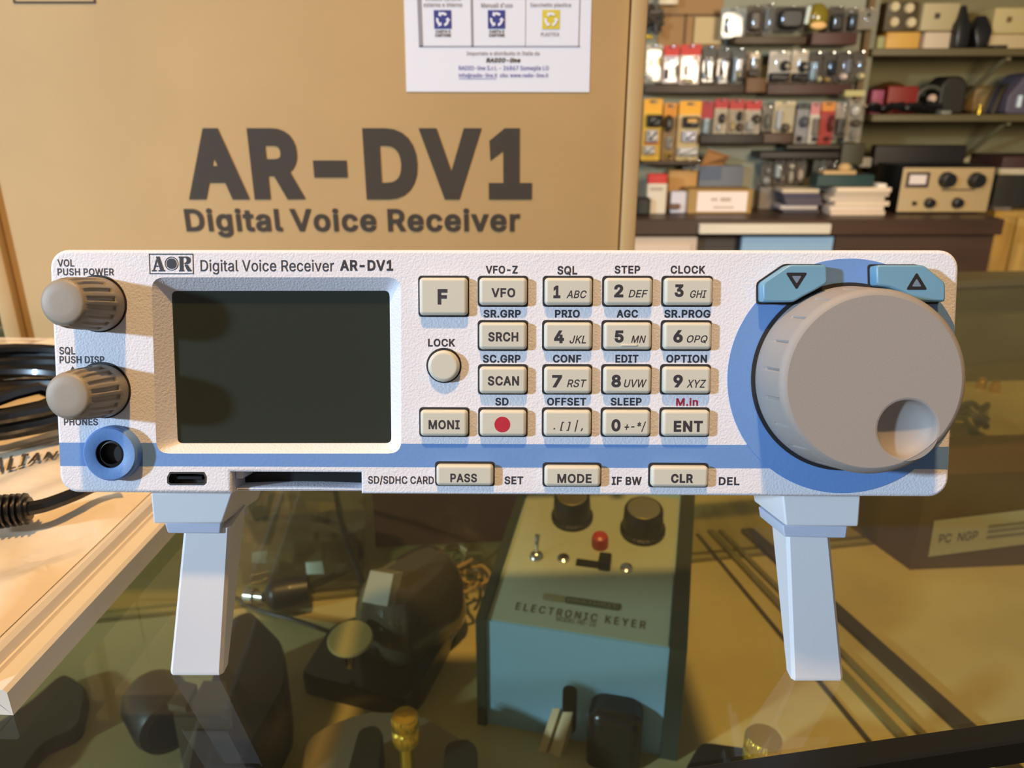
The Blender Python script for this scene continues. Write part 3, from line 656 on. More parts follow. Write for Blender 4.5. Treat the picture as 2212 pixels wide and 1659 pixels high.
# card slot: curved lip below, dark opening above
q = MB(MP)
lip = [(nx0+0.02, -HV+0.02), (nx1-0.02, -HV+0.02)]
a0 = pp(778, 1053, -3)[1]
n_ = 12
top = []
for i in range(n_+1):
    t = i/n_; uu = nx1-0.02+(nx0-nx1+0.04)*t
    top.append((uu, a0 + 0.3*math.sin(PI*t)))
q.prism(lip+top, -8.0, -2.2, 0.4, 0)
q.box((nx0+0.05, nv-0.05, -8.0), (nx0+1.7, -HV+2.6, -2.0), 0.3, 0)
obj('card_slot', q, m_panel, radio)
q = MB(MP); q.box((nx0+0.05, -HV+0.4, -8.2), (nx1-0.05, nv-0.02, -7.4)); obj('card_slot_interior', q, m_black, radio)
# micro USB socket
q = MB(MP)
ui = inset(usb, 0.35)
v, f = fill_holes(usb, [ui], 0.06); q.add(v, f, 0)
q.prism(ui, -3.2, -2.9, 0, 1)
a, b, c, d = prect(376, 1031, 432, 1037); q.box((a, b, -2.9), (c, d, -0.9), 0, 1)
obj('usb_port', q, [mat('port_metal', (120, 116, 112), 0.3, metal=0.9), m_black], radio)

# headphone socket
jc = pp(236.6, 981, 2.2); jr = 5.42
q = MB(MP)
q.lathe([(jr+0.1, 0.0), (jr+0.1, 0.6), (jr, 1.9), (jr-0.35, 2.25), (2.95, 2.25), (2.8, 2.15), (2.75, 0.3)], jc, 64, 0, caps=(False, False))
jack = obj('headphone_jack', q, m_blue, radio)
q = MB(MP)
q.lathe([(2.75, 2.0), (2.75, 1.6), (2.15, 1.7), (2.05, 1.5), (2.0, 0.3), (0.3, 0.3)], jc, 40, 0, caps=(False, True))
obj('socket', q, m_black, jack)

# two small rotary knobs
def small_knob(x, y, nm):
    c = pp(x, y, 0.3); q = MB(MP)
    NR = 18
    def rib(a, r, z):
        if z < 3.2 or z > 11.2: return r
        s = math.cos(a*NR)
        return r - 0.42*max(0.0, min(1.0, 0.5-1.4*s))
    q.lathe([(5.2, 0.0), (5.3, 0.5), (5.25, 2.2), (5.15, 3.1), (5.1, 3.3), (4.95, 7.0), (4.75, 9.6), (4.5, 11.1), (4.3, 11.6), (4.0, 12.05), (3.5, 12.25), (2.0, 12.3)], c, 216, 0, rib)
    q2 = MB(MP); q2.prism(circ(c[0]-0.1, c[1]+0.1, 5.65, 48), 0.0, 0.18, 0)
    o = obj(nm, q, m_knob, radio, 45)
    obj('knob_gap', q2, m_gap, o)
small_knob(212.5, 657, 'volume_knob')
small_knob(221.5, 844, 'squelch_knob')

# tuning dial
q = MB(MP); kc = dc; DH = 12.5
NN = 20
def notch(a, r, z):
    if z < 5.4 or z > 11.4: return r
    d = ((a + 0.12)*NN/(2*PI)) % 1.0
    d = min(d, 1-d)
    return r - 0.4*max(0, 1-d/0.055) if d < 0.055 else r
prof = [(17.7, 0.3), (17.75, 1.2), (17.6, 2.0), (17.4, 5.3), (17.35, 5.5), (16.9, 11.3), (16.85, 11.45), (16.6, 11.9), (16.15, 12.3), (15.6, DH)]
q.lathe(prof, kc, 720, 0, notch, (True, False))
dm = pp(1960.5, 927.5, DH); dmr = 5.45
vv, ff = fill_holes(circ(kc[0], kc[1], 15.6, 720), [circ(kc[0], kc[1], 15.48, 120)], DH)
v, f = fill_holes(circ(kc[0], kc[1], 15.48, 120), [circ(dm[0], dm[1], dmr+0.35, 64)], DH)
q.add(vv, ff, 0); q.add(v, f, 0)
rings = []
for rr, zz in [(dmr+0.35, 0), (dmr, -0.1), (dmr-0.25, -0.45)] + [((dmr-0.25)*math.cos(t), -0.45-2.9*math.sin(t)) for t in [PI/2*i/8 for i in range(1, 8)]] + [(0.05, -3.35)]:
    rings.append([(dm[0]+rr*math.cos(2*PI*i/64), dm[1]+rr*math.sin(2*PI*i/64), DH+zz) for i in range(64)])
q.loft(rings, 0, (False, True))
dial = obj('tuning_dial', q, m_dial, radio, 32)
q = MB(MP); q.prism(circ(kc[0], kc[1], 18.5, 96), 0.1, 0.32, 0.0); obj('dial_gap', q, m_gap, dial)

# arrow buttons above the dial
m_arrow = mat('arrow_blue', (110, 156, 184), 0.35, spec=0.5)
m_mark = mat('arrow_mark', (38, 36, 42), 0.45)
m_markc = mat('arrow_mark_centre', (112, 130, 150), 0.4)
def arrow(nm, pts, tri):
    q = MB(MP); AH = 3.2
    q.prism(roundpoly([pp(x, y, 2.4) for x, y in pts], 0.6, 2), 0.0, AH, 0.4, 0, 3)
    t = [pp(x, y, AH) for x, y in tri]
    q.prism(roundpoly(t, 0.45, 3), AH-0.1, AH+0.05, 0.0, 1)
    q.prism(roundpoly(inset(ccw(t), 0.62), 0.25, 2), AH, AH+0.08, 0.0, 2)
    b = obj(nm, q, [m_arrow, m_mark, m_markc], radio)
    q = MB(MP); q.prism(roundpoly(inset(ccw([pp(x, y, 2.4) for x, y in pts]), -0.35), 0.6, 2), 0.1, 0.3, 0.0); obj('button_gap', q, m_gap, b)
arrow('down_button', [(1645, 653), (1645, 611), (1702, 572), (1783, 572.5), (1785, 612), (1757, 628), (1728, 643), (1712, 653)], [(1697, 589), (1744, 589), (1720.5, 626)])
arrow('up_button', [(1890, 617), (1889, 573), (1992, 573), (2038, 611), (2038, 652), (1981, 652), (1950, 634), (1918, 621)], [(1957, 626), (2003, 626), (1980, 588)])

# chassis behind the panel, resting on its rear edge
q = MB(MP)
wb = -20.0
while (MP @ Vector((0, -21.5, wb-1))).z > 0.0006 and wb > -170: wb -= 1
q.prism(rrect(-86, -21.5, 86, 22.5, 2, 3), wb, -7.9, 0.5, 0)
obj('chassis', q, mat('chassis_grey', (205, 205, 208), 0.5), radio)

# fold-out stand: a bracket and a leg on each side
def stand(br, lo, leg, dt, db, side):
    q = MB(MP)
    q.prism(roundpoly([pp(x, y, -8.3) for x, y in br], 0.5, 2), -30, -8.3, 0.4, 0)
    b = obj('stand_bracket', q, m_leg, radio)
    q = MB(MP)
    q.prism(roundpoly([pp(x, y, -9.5) for x, y in lo], 0.4, 2), -26, -9.5, 0.3, 0)
    obj('hinge_block', q, mat('hinge_blue', (190, 198, 218), 0.5), b)
    tl = on_plane(*leg[0], P0-N*0.0102, N); tr = on_plane(*leg[1], P0-N*0.0102, N)
    br_ = on_z(*leg[2], 0.0); bl = on_z(*leg[3], 0.0)
    off = lambda d: Vector((0, d, 0))
    mid = lambda a, b, t: a.lerp(b, t)
    e = 0.0007
    q = MB()
    def ring(l, r, d):
        ex = (r-l).normalized()
        return [l+ex*e, r-ex*e, r+off(e), r+off(d), l+off(d), l+off(e)]
    l2, r2 = mid(tl, bl, 0.97), mid(tr, br_, 0.97)
    q.loft([ring(tl, tr, dt), ring(l2, r2, db+0.0005), ring(bl+off(0.0004), br_+off(0.0004), db)], 0)
    obj('stand_leg', q, m_leg, b, 25)
stand([(325, 1064), (503, 1064), (480, 1131), (331, 1131)], [(355, 1129), (478, 1129), (476, 1153), (362, 1152)],
      [(396, 1140), (498, 1140), (479, 1461), (365, 1461)], 0.010, 0.0035, 1)
stand([(1690, 1070), (1860, 1070), (1855, 1138), (1697, 1136)], [(1690, 1134), (1832, 1136), (1828, 1163), (1694, 1160)],
      [(1699, 1146), (1793, 1148), (1824, 1473), (1712, 1473)], 0.011, 0.0035, -1)

# ------------------------------------------------------------------ cardboard box behind the receiver
BY = 0.3877; BD = 0.074
m_card = mat('cardboard', (196, 163, 112), 0.75, var=(14, 0.04), bump=(900, 0.08, 0.0003))
m_cink = mat('box_ink', (62, 54, 44), 0.7)
bx0, bx1 = on_y(62, 737, BY).x, on_y(1349, 260, BY).x
bo0, bo1 = bx0-0.0097, bx1+0.0078
box = thing('cardboard_box', 'large brown cardboard box with black printed lettering and a white paper label, behind the radio', 'box', ((bx0+bx1)/2, BY+BD/2, 0))
k = MB(); k.box((bx0, BY, 0.0), (bx1, BY+BD, 0.235), 0.0008)
def bt(x, y, Y=BY-0.0003): p = on_y(x, y, Y); return p.x, p.z
MBX = frame(Vector((0, BY-0.0003, 0)), Vector((1, 0, 0)), Vector((0, 0, 1)), Vector((0, -1, 0)))
def btext(kb, t, x0, y0, x1, y1, mi, bold=0.0, shear=0.0, space=0.0, w=0.0, dY=0.0):
    a = bt(x0, y1, BY-0.0003-dY); b = bt(x1, y0, BY-0.0003-dY)
    c = MB(MBX); c.text(t, a[0], a[1], b[0], b[1], w, 0, bold, shear, space)
    kb.add(c.v, c.f, mi)
btext(k, 'AR-DV1', 408, 277, 1150, 431, 1, 0.085, 0.0, 0.0)
btext(k, 'Digital Voice Receiver', 405, 450, 1123, 513, 1, 0.052, 0.0, 0.0)
a = bt(28, 3); b = bt(206, 3)
t_ = 0.0008
for x0, x1, z0, z1 in ((a[0], b[0], a[1]-t_, a[1]), (a[0], a[0]+t_, a[1], a[1]+0.03), (b[0]-t_, b[0], a[1], a[1]+0.03)):
    k.quad([(x0, BY-0.0003, z0), (x1, BY-0.0003, z0), (x1, BY-0.0003, z1), (x0, BY-0.0003, z1)], 1)
obj('box_body', k, [m_card, m_cink], box)
for x0, x1 in ((bo0, bx0-0.0008), (bx1+0.0008, bo1)):
    k = MB(); k.box((x0, BY-0.004, 0.0), (x1, BY+BD, 0.236), 0.001)
    obj('side_flap', k, m_card, box)
# white paper label
k = MB()
lt_ = [bt(876, 0), bt(1276, 0), bt(1273, 199), bt(878, 198)]
up = 0.04
k.hexa([(lt_[3][0], BY-0.0003, lt_[3][1]), (lt_[2][0], BY-0.0003, lt_[2][1]), (lt_[2][0], BY, lt_[2][1]), (lt_[3][0], BY, lt_[3][1])],
       [(lt_[0][0], BY-0.0003, lt_[0][1]+up), (lt_[1][0], BY-0.0003, lt_[1][1]+up), (lt_[1][0], BY, lt_[1][1]+up), (lt_[0][0], BY, lt_[0][1]+up)])
def lrect(x0, y0, x1, y1, mi, w):
    a = bt(x0, y1); b = bt(x1, y0); Y = BY-0.0003-w
    k.quad([(a[0], Y, a[1]), (b[0], Y, a[1]), (b[0], Y, b[1]), (a[0], Y, b[1])], mi)
for r in ((905, 99, 1253, 101.5), (905, -60, 907.5, 101), (1250.5, -60, 1253, 101), (1018, -60, 1020, 101), (1134, -60, 1136, 101)): lrect(*r, 1, 0.0002)
def recyc(x0, y0, x1, y1, mi):
    lrect(x0, y0, x1, y1, mi, 0.0002)
    a = bt(x0, y1); b = bt(x1, y0); cx, cz = (a[0]+b[0])/2, (a[1]+b[1])/2; r = (b[0]-a[0])*0.31
    Y = BY-0.0003-0.0004
    for j in range(3):
        a0 = PI/2 + j*2*PI/3 - 0.75
        pts = []
        for i in range(6): pts.append((a0+1.15*i/5, r*1.22))
        pts += [(a0+1.15, r*1.55), (a0+1.62, r), (a0+1.15, r*0.5)]
        for i in range(6): pts.append((a0+1.15-1.15*i/5, r*0.78))
        v, f = fill_holes([(cx+q*math.cos(t), cz+q*math.sin(t)) for t, q in pts], [], 0)
        k.add([(p[0], Y, p[1]) for p in v], f, 0)
recyc(938, 22, 974.5, 62, 2); recyc(1054, 22, 1091, 62, 2); recyc(1171, 21.5, 1209, 63, 3)
for t, x0, y0, x1, y1, mi, bo in (('Imballo cartone', 919, -8, 995, 2, 1, 0), ('esterno e interno', 915, 5, 998, 15, 1, .02), ("Manuali d'uso", 1039, 6, 1107, 16.5, 1, .02), ('Sacchetto plastica', 1145, 6, 1233, 17, 1, .02),
        ('CARTA E', 941, 65, 973, 71.5, 4, .05), ('CARTONE', 940, 73, 974, 79.5, 4, .06), ('CARTA E', 1057, 65, 1089, 71.5, 4, .05), ('CARTONE', 1056, 73, 1090, 79.5, 4, .06), ('PLASTICA', 1168, 70, 1208, 78, 1, .03),
        ('Importato e distribuito in Italia da', 1008, 111, 1165, 121.5, 1, .02), ('RADIO-line', 1050, 125, 1124, 135, 4, .08),
        ('RADIO-line S.r.l. - 26867 Somaglia (LO)'.replace('(', '').replace(')', ''), 991, 142, 1185, 154, 5, .02), ('info@radio-line.it  sito: www.radio-line.it', 991, 158, 1184, 169, 5, .02)):
    btext(k, t, x0, y0, x1, y1, mi, bo, 0.2 if t == 'RADIO-line' else 0.0, 0.0, 0.0002, 0.0)
lrect(991, 169.5, 1072, 170.7, 5, 0.0002)
obj('paper_label', k, [mat('label_paper', (232, 234, 244), 0.6), mat('label_grey', (150, 150, 160), 0.7), mat('label_blue', (62, 66, 140), 0.6), mat('label_yellow', (222, 200, 62), 0.6), mat('label_black', (60, 60, 64), 0.7), mat('label_link', (104, 116, 190), 0.7)], box)

# ------------------------------------------------------------------ left: flat tray with a plastic bag and cables on it
Tc = on_z(29, 1545, 0.0); Td = (on_z(381, 1150, 0.0)-Tc); Td.z = 0; Td.normalize()
Tn = Vector((-Td.y, Td.x, 0))                       # towards the left
MT = frame(Tc, -Tn, Td, EZ)                         # x grows to the right, so the tray lies at x < 0
def tl_(x, y, z): q = MT.inverted() @ on_z(x, y, z); return q
h1 = 0.0066; h2 = 0.0098
s3 = tl_(143, 1300, 0.004).x; s1 = tl_(100, 1300, h2).x
TL = 0.34; TW = 0.20
m_tray = mat('tray_cream', (228, 220, 208), 0.35, coat=0.3)
k = MB(MT)
prof = [(0.0, 0.0), (0.0, h1-0.0008), (-0.0008, h1), (s3*0.55, h1), (s3*0.6, h1-0.001), (s3*0.66, h1-0.001), (s3*0.7, h1), (s3, h1-0.0004), (s3-0.0006, 0.0035), (s1+0.001, 0.0035), (s1, h2-0.001), (s1-0.001, h2), (-TW, h2), (-TW, 0.0)]
k.loft([[(x, y, z) for x, z in prof] for y in (0.0, 0.23)], 0)
tray_len = 0.23
tray = obj('flat_tray', k, m_tray, None, 20)
tag(tray, 'flat cream plastic tray with stepped rim under the plastic bag, left of the radio', 'tray')
# crumpled bag
def bagz(x, y):
    return h2 + 0.0022 + 0.0011*math.sin(x*95+1.3*math.sin(y*60)) + 0.0009*math.sin(y*130+x*70) + 0.0006*math.sin(x*260-y*210)
k = MB(MT); nx, ny = 60, 60
xs = [s1-0.002 - (TW-0.02)*i/nx for i in range(nx+1)]; ysb = [0.004 + (tray_len-0.008)*j/ny for j in range(ny+1)]
def rim(i, j): return min(1.0, min(i, nx-i, j, ny-j)/2.0)
top_ = [[(x, y, h2+0.0003+(bagz(x, y)-h2-0.0003)*rim(i, j)) for i, x in enumerate(xs)] for j, y in enumerate(ysb)]
vs = [p for r in top_ for p in r]; fs = []
for j in range(ny):
    for i in range(nx): a = j*(nx+1)+i; fs.append((a, a+1, a+nx+2, a+nx+1))
k.add(vs, fs)
bot = [(xs[0], ysb[0], h2+0.0002), (xs[-1], ysb[0], h2+0.0002), (xs[-1], ysb[-1], h2+0.0002), (xs[0], ysb[-1], h2+0.0002)]
k.add(bot, [(0, 1, 2, 3)])
bagm = mat('bag_plastic', (232, 216, 190), 0.2, coat=0.7, spec=0.6, bump=(45, 0.35, 0.004))
bag = thing('plastic_bag', 'crumpled cream plastic bag with dark print, on the tray left of the radio', 'bag', tuple(MT @ Vector((-0.1, 0.1, h2))))
obj('bag_film', k, bagm, bag, 60)
k = MB()
vs, fs = glyphs('ITALIAN', 0.25, 0.03, 0.02)
pA = on_z(-75, 1032, h2+0.002); pB = on_z(131, 1008, h2+0.002); pC = on_z(-70, 1008, h2+0.002)
out = []
for a, b in vs:
    p = pA + (pB-pA)*a + (pC-pA)*b; q = MT.inverted() @ p
    out.append((p.x, p.y, bagz(q.x, q.y)+0.0011))
k.add(out, fs); obj('bag_print', k, m_cink, bag)
# coiled black cable on the bag
m_cable = mat('cable_black', (16, 16, 17), 0.35, coat=0.2)
cc = on_z(-40, 862, 0.021)
rc = random.Random(3)
k = MB(); pts = []
nl = 9
for i in range(nl*14):
    t = 2*PI*i/14; lp = i/14
    rx = 0.039 + 0.006*math.sin(lp*2.1) ; ry = 0.034 + 0.006*math.cos(lp*1.7)
    q = MT.inverted() @ Vector((cc.x+rx*math.cos(t), cc.y+ry*math.sin(t), 0))
    pts.append((cc.x+rx*math.cos(t)+0.002*math.sin(lp*5), cc.y+ry*math.sin(t), 0.017+0.0024*(lp % 5)+0.0015*math.sin(t*1.5+lp)))
k.tube(pts, 0.0021, 7, 0, 2)
cz = obj('coiled_cable', k, m_cable); tag(cz, 'black cable wound into a coil on the plastic bag beside the volume knob', 'cable')
# cable with a ribbed strain relief
pc = thing('power_cable', 'black cable with ribbed strain relief running across the bag under the radio', 'cable', tuple(on_z(40, 1105, 0.011)))
z0 = 0.0178
path = [on_z(x, y, z0) for x, y in ((62, 1099), (95, 1092), (130, 1080), (165, 1066), (200, 1050), (250, 1035))]
k = MB(); k.tube(path, 0.002, 8); obj('cable', k, m_cable, pc)
a = on_z(-60, 1112, z0); b = on_z(66, 1098, z0)
k = MB(); k.tube([a.lerp(b, i/60) for i in range(61)], 0.004, 12, 0, 1, lambda t: 0.0042+0.0007*(1 if math.sin(t*PI*18) > 0 else -0.6)-0.0006*t)
obj('strain_relief', k, m_cable, pc)

# ------------------------------------------------------------------ things inside the glass case, standing on its shelf
def on_s(x, y, dz=0.0): return on_z(x, y, SH+dz*S)
def sframe(*a): return frame(*a) @ Matrix.Scale(S, 4)
# electronic keyer
FZ = -0.1354
Lf = on_z(1050, 1341, FZ); Rf = on_z(1446, 1402, FZ)
kx = (Rf-Lf); KW = kx.length/S; kx.normalize(); ky = Vector((-kx.y, kx.x, 0))
KL = 0.098; KR = 0.022
ty_ = (ky*KL + EZ*KR).normalized(); tn = kx.cross(ty_)
keyer = thing('morse_keyer', 'teal and beige electronic Morse keyer with sloped control panel inside the case', 'electronic keyer', tuple(Vector((Lf.x, Lf.y, SH))+kx*KW*S/2+ky*KL*S/2))
m_teal = mat('keyer_teal', (138, 182, 202), 0.5)
m_kpan = mat('keyer_panel', (168, 176, 150), 0.5)
m_kedge = mat('keyer_edge', (44, 52, 38), 0.5)
MK = sframe(Lf, kx, ky, EZ); base_z = (SH-FZ)/S
k = MB(MK)
pr = [(0, 0), (0, base_z), (KL+0.012, base_z), (KL+0.012, KR)]
k.loft([[(0, y, z) for y, z in ((0, base_z), (KL+0.012, base_z), (KL+0.012, KR+0.001), (KL, KR), (0.0, 0.0))], [(KW, y, z) for y, z in ((0, base_z), (KL+0.012, base_z), (KL+0.012, KR+0.001), (KL, KR), (0.0, 0.0))]], 0)
obj('keyer_case', k, m_teal, keyer)
for x0, x1 in ((-0.0045, 0.0), (KW, KW+0.0075)):
    k = MB(MK); g = 0.0018
    sec = ((-g, base_z), (KL+0.012, base_z), (KL+0.012, KR+0.001+g), (KL, KR+g), (-g, g))
    k.loft([[(x0, y, z) for y, z in sec], [(x1, y, z) for y, z in sec]], 0)
    obj('side_plate', k, m_kedge, keyer)
MKT = sframe(Lf + tn*0.0006, kx, ty_, tn)
def kt(x, y, w=0.0):
    q = MKT.inverted() @ on_plane(x, y, Lf + tn*(0.0006+w), tn); return (q.x, q.y)
k = MB(MKT)
k.prism([(0.0006, 0.001), (KW-0.0006, 0.001), (KW-0.0006, 0.0985), (0.0006, 0.0985)], -0.0006, 0.0, 0)
def ktext(t, bl, tr, mi, bo=0.0, sp=0.0, w=0.0003):
    a = kt(*bl, w); b = kt(*tr, w); k.text(t, a[0], a[1], b[0], b[1], w, mi, bo, 0, sp)
ktext('ELECTRONIC KEYER', (1112, 1317), (1395, 1342), 1, 0.02, 0.16)
ktext('MODEL HD-10', (1200, 1341), (1287, 1344), 1, 0.0, 0.02)
a = kt(1171, 1296); b = kt(1222, 1289)
k.prism(rrect(a[0], a[1], b[0], b[1], 0.001, 2), 0, 0.0004, 0, 2)
a2 = kt(1222, 1306); b2 = kt(1342, 1303)
k.prism(rrect(b[0], a[1], kt(1342, 1303)[0], b[1], 0.001, 2), 0, 0.0004, 0, 3)
hh = b[1]-a[1]
k.text('HEATHKIT', b[0]+0.0015, a[1]+hh*0.28, kt(1342, 1303)[0]-0.0015, b[1]-hh*0.28, 0.0007, 2, 0.02)
obj('control_panel', k, [m_kpan, mat('keyer_ink', (98, 92, 66), 0.6), mat('keyer_plate_light', (142, 136, 96), 0.5), mat('keyer_plate_dark', (84, 88, 66), 0.5)], keyer)
m_kblk = mat('keyer_knob_black', (22, 22, 22), 0.35); m_cap = mat('brushed_cap', (206, 190, 140), 0.25, metal=0.9)
def kknob(x, y, h, r):
    c = kt(x, y); k = MB(MKT)
    flut = lambda a, rr, z: rr - (0.0004 if (0.002 < z < h-0.001 and math.cos(a*24) > 0.3) else 0)
    k.lathe([(r*1.12, 0.0), (r*1.12, 0.0022), (r, 0.003), (r*0.95, h-0.001), (r*0.9, h)], c, 96, 0, flut)
    o = obj('rotary_knob', k, m_kblk, keyer)
    k = MB(MKT); k.lathe([(r*0.8, h-0.0005), (r*0.8, h+0.0004), (r*0.76, h+0.0007)], c, 40, 0)
    k.box((c[0]-0.0006, c[1]-r*0.72, h+0.0005), (c[0]+0.0006, c[1]+r*0.72, h+0.0012))
    obj('metal_cap', k, m_cap, o)
kknob(1236, 1118, 0.015, 0.0098); kknob(1388, 1146, 0.015, 0.0103)
m_chr = mat('chrome', (210, 210, 205), 0.15, metal=1.0)
c = kt(1159, 1203); k = MB(MKT); k.lathe([(0.0035, 0), (0.0035, 0.001), (0.0024, 0.0025), (0.0012, 0.003)], c, 24, 0)
k.tube([(c[0], c[1], 0.002), (c[0]+0.0002, c[1]+0.001, 0.007), (c[0]+0.0004, c[1]+0.0025, 0.0125)], 0.0009, 8, 0, 3, lambda t: 0.0008+0.0006*t)
obj('toggle_switch', k, m_chr, keyer)
c = kt(1296, 1178); k = MB(MKT); k.lathe([(0.0042, 0), (0.0042, 0.005), (0.0036, 0.0066), (0.002, 0.0074)], c, 32, 0)
obj('push_button', k, mat('button_red', (172, 52, 44), 0.35), keyer)
a = kt(1243, 1222); b = kt(1292, 1214); k = MB(MKT); k.box((a[0], a[1], 0), (b[0]+0.006, b[1], 0.0006))
a = kt(1291, 1232); b = kt(1321, 1216); k.box((a[0], a[1], 0), (b[0], b[1]+0.0015, 0.0055), 0.0008)
obj('slide_switch', k, m_kblk, keyer)
for x, y in ((1217, 1207), (1353, 1228)):
    c = kt(x, y); k = MB(MKT); k.lathe([(0.0033, 0), (0.003, 0.0008), (0.0018, 0.0013)], c, 24, 0); k.box((c[0]-0.0028, c[1]-0.0004, 0.0009), (c[0]+0.0028, c[1]+0.0004, 0.00145))
    obj('screw', k, m_chr, keyer)
# front slot with the two-blade paddle
def kf(x, y, d=0.0): return on_plane(x, y, Lf - ky*d, ky)
MKF = sframe(Lf - ky*0.0003, kx, EZ, -ky)
def kfl(x, y): q = MKF.inverted() @ kf(x, y, 0.0003); return (q.x, q.y)
k = MB(MKF); a = kfl(1213, 1580); b = kfl(1247, 1484); k.prism(rrect(a[0], a[1], b[0], b[1], 0.0036, 5), -0.0002, 0.0003, 0)
obj('paddle_slot', k, m_black, keyer)
for xa, xb, ya, xc, xd in ((1194, 1210, 1530, 1146, 1165), (1216, 1238, 1537, 1172, 1204)):
    k = MB(); h = Vector((0, 0, -0.012))
    p = [kf(xa, ya, 0.0005), kf(xb, ya, 0.0005), kf(xd, 1668, 0.018), kf(xc, 1668, 0.018)]
    e = (p[3]-p[0])*0.6; p[2] += e; p[3] += e
    k.hexa([q+h for q in p], p)
    obj('paddle_blade', k, mat('blade_ivory', (208, 186, 132), 0.35), keyer)
k = MB(MKF); a = kfl(1268, 1690); b = kfl(1392, 1512)
k.prism(rrect(a[0], a[1], b[0], b[1], 0.007, 5), 0, 0.014, 0.005)
obj('reflection_block', k, mat('block_black', (26, 24, 18), 0.25), keyer)  # black block added in place of a dark reflection on the keyer's face

# covered paddle: dark base, smoky housing, round plate
pk = thing('morse_paddle', 'black Morse paddle with smoky rounded housing and round thumb plate left of the keyer', 'morse paddle', tuple(on_s(810, 1400)))
def ringpx(pts, dz, r=0.006, n=3):
    P = [on_s(x, y, dz) for x, y in pts]
    return [Vector((a, b, SH+dz*S)) for a, b in roundpoly([(p.x, p.y) for p in P], r*S, n)]
m_base = mat('paddle_base', (20, 18, 16), 0.3, coat=0.4)
bp_ = [(646, 1456), (872, 1512), (908, 1486), (990, 1335), (880, 1290), (712, 1350)]
k = MB(); r0 = ringpx(bp_, 0.012); r_in = [p + Vector((0, 0, 0.0)) for p in r0]
cen = sum(r0, Vector())/len(r0)
k.loft([[Vector((p.x, p.y, SH)) for p in r0], [Vector((p.x, p.y, SH+0.0115)) for p in r0], [cen.lerp(p, 0.97)+Vector((0, 0, 0.0)) for p in r0]])
obj('base', k, m_base, pk)
def ringxy(c, sx, sy, rot, dz, pw=2.6, n=40):
    o = []
    for i in range(n):
        t = 2*PI*i/n; cx_, sy_ = math.cos(t), math.sin(t)
        a = math.copysign(abs(cx_)**(2/pw), cx_)*sx; b = math.copysign(abs(sy_)**(2/pw), sy_)*sy
        a *= S; b *= S; o.append(Vector((c.x+a*math.cos(rot)-b*math.sin(rot), c.y+a*math.sin(rot)+b*math.cos(rot), SH+dz*S)))
    return o
hc = on_s(888, 1300, 0.03); rot = math.radians(-38)
m_smoke = mat('housing_smoke', (70, 64, 50), 0.12, spec=0.7, coat=0.5)
k = MB()
k.loft([ringxy(hc, 0.0205, 0.030, rot, 0.0125, 3.5), ringxy(hc, 0.021, 0.0305, rot, 0.018, 3.5), ringxy(hc, 0.0198, 0.0290, rot, 0.036, 3.5), ringxy(hc, 0.0165, 0.0265, rot, 0.046, 3.5), ringxy(hc, 0.012, 0.0235, rot, 0.0515, 3.5), ringxy(hc, 0.006, 0.019, rot, 0.0535, 3.2)])
obj('housing', k, m_smoke, pk)
hx = Vector((math.cos(rot), math.sin(rot), 0)); hy = Vector((-math.sin(rot), math.cos(rot), 0))
P = [on_s(x, y, d) for x, y, d in ((782, 1300, .047), (836, 1310, .050), (850, 1240, .060), (800, 1232, .056))]
k = MB(); bk = Vector((0.3, 0.6, -0.3)).normalized()*0.010; k.hexa([p+bk for p in P], P)
obj('window_plate', k, mat('plate_pale', (150, 152, 140), 0.12, spec=0.8), pk)
dcn = on_s(757, 1380, 0.036)
k = MB(sframe(dcn, Vector((1, 0, 0)), Vector((0, 0.98, 0.2)).normalized(), Vector((0, -0.2, 0.98)).normalized()))
k.lathe([(0.0105, -0.001), (0.0112, 0.0), (0.0105, 0.0012), (0.002, 0.0016)], (0, 0), 40); k.tube([(0, 0, 0), (0.002, 0.006, -0.008), (0.005, 0.012, -0.010)], 0.0016, 8)
obj('thumb_plate', k, mat('thumb_ivory', (150, 138, 84), 0.3, coat=0.4), pk)
k = MB(); q = on_s(755, 1424, 0.022); k.M = sframe(q, Vector((1, 0, 0)), Vector((0, 1, 0)), EZ); k.lathe([(0.0025, -0.004), (0.0025, 0.003), (0.0018, 0.0045)], (0, 0), 20)
obj('contact_screw', k, m_chr, pk)

# black instrument with two round knobs, lower left
bi = thing('bench_device', 'black angular device with a drum knob in the case under the left leg', 'device', tuple(on_s(500, 1560)))
m_dev = mat('device_black', (24, 22, 19), 0.4, coat=0.1)
k = MB()
r1 = ringpx([(425, 1560), (498, 1330), (540, 1312), (606, 1378), (618, 1420), (616, 1478), (545, 1605), (490, 1700), (395, 1700)], 0.036, 0.004)
r0 = [Vector((p.x, p.y, SH)) for p in r1]; cen = sum(r1, Vector())/len(r1)
k.loft([r0, [p-Vector((0, 0, 0.003)) for p in r1], [cen.lerp(p, 0.95) for p in r1]])
obj('body', k, m_dev, bi)
q = on_s(362, 1560, 0.024)
k = MB(sframe(q, Vector((0.75, 0.66, 0)), Vector((0, 0, 1)), Vector((0.66, -0.75, 0))))
k.lathe([(0.013, -0.022), (0.0145, -0.018), (0.0145, 0.0), (0.013, 0.004), (0.010, 0.005)], (0, 0), 48, 0, lambda a, r, z: r-(0.0008 if math.cos(a*20) > 0.2 and -0.017 < z < 0 else 0))
obj('drum_knob', k, m_dev, bi)
q = on_s(440, 1557, 0.030)
k = MB(sframe(q, Vector((0.9, 0.42, 0)), Vector((0, 0.3, 0.95)).normalized(), Vector((0.2, -0.8, 0.35)).normalized())); k.lathe([(0.0065, -0.02), (0.0065, 0.001), (0.006, 0.002)], (0, 0), 32)
obj('grey_disc', k, mat('device_grey', (92, 86, 72), 0.5), bi)
k = MB()
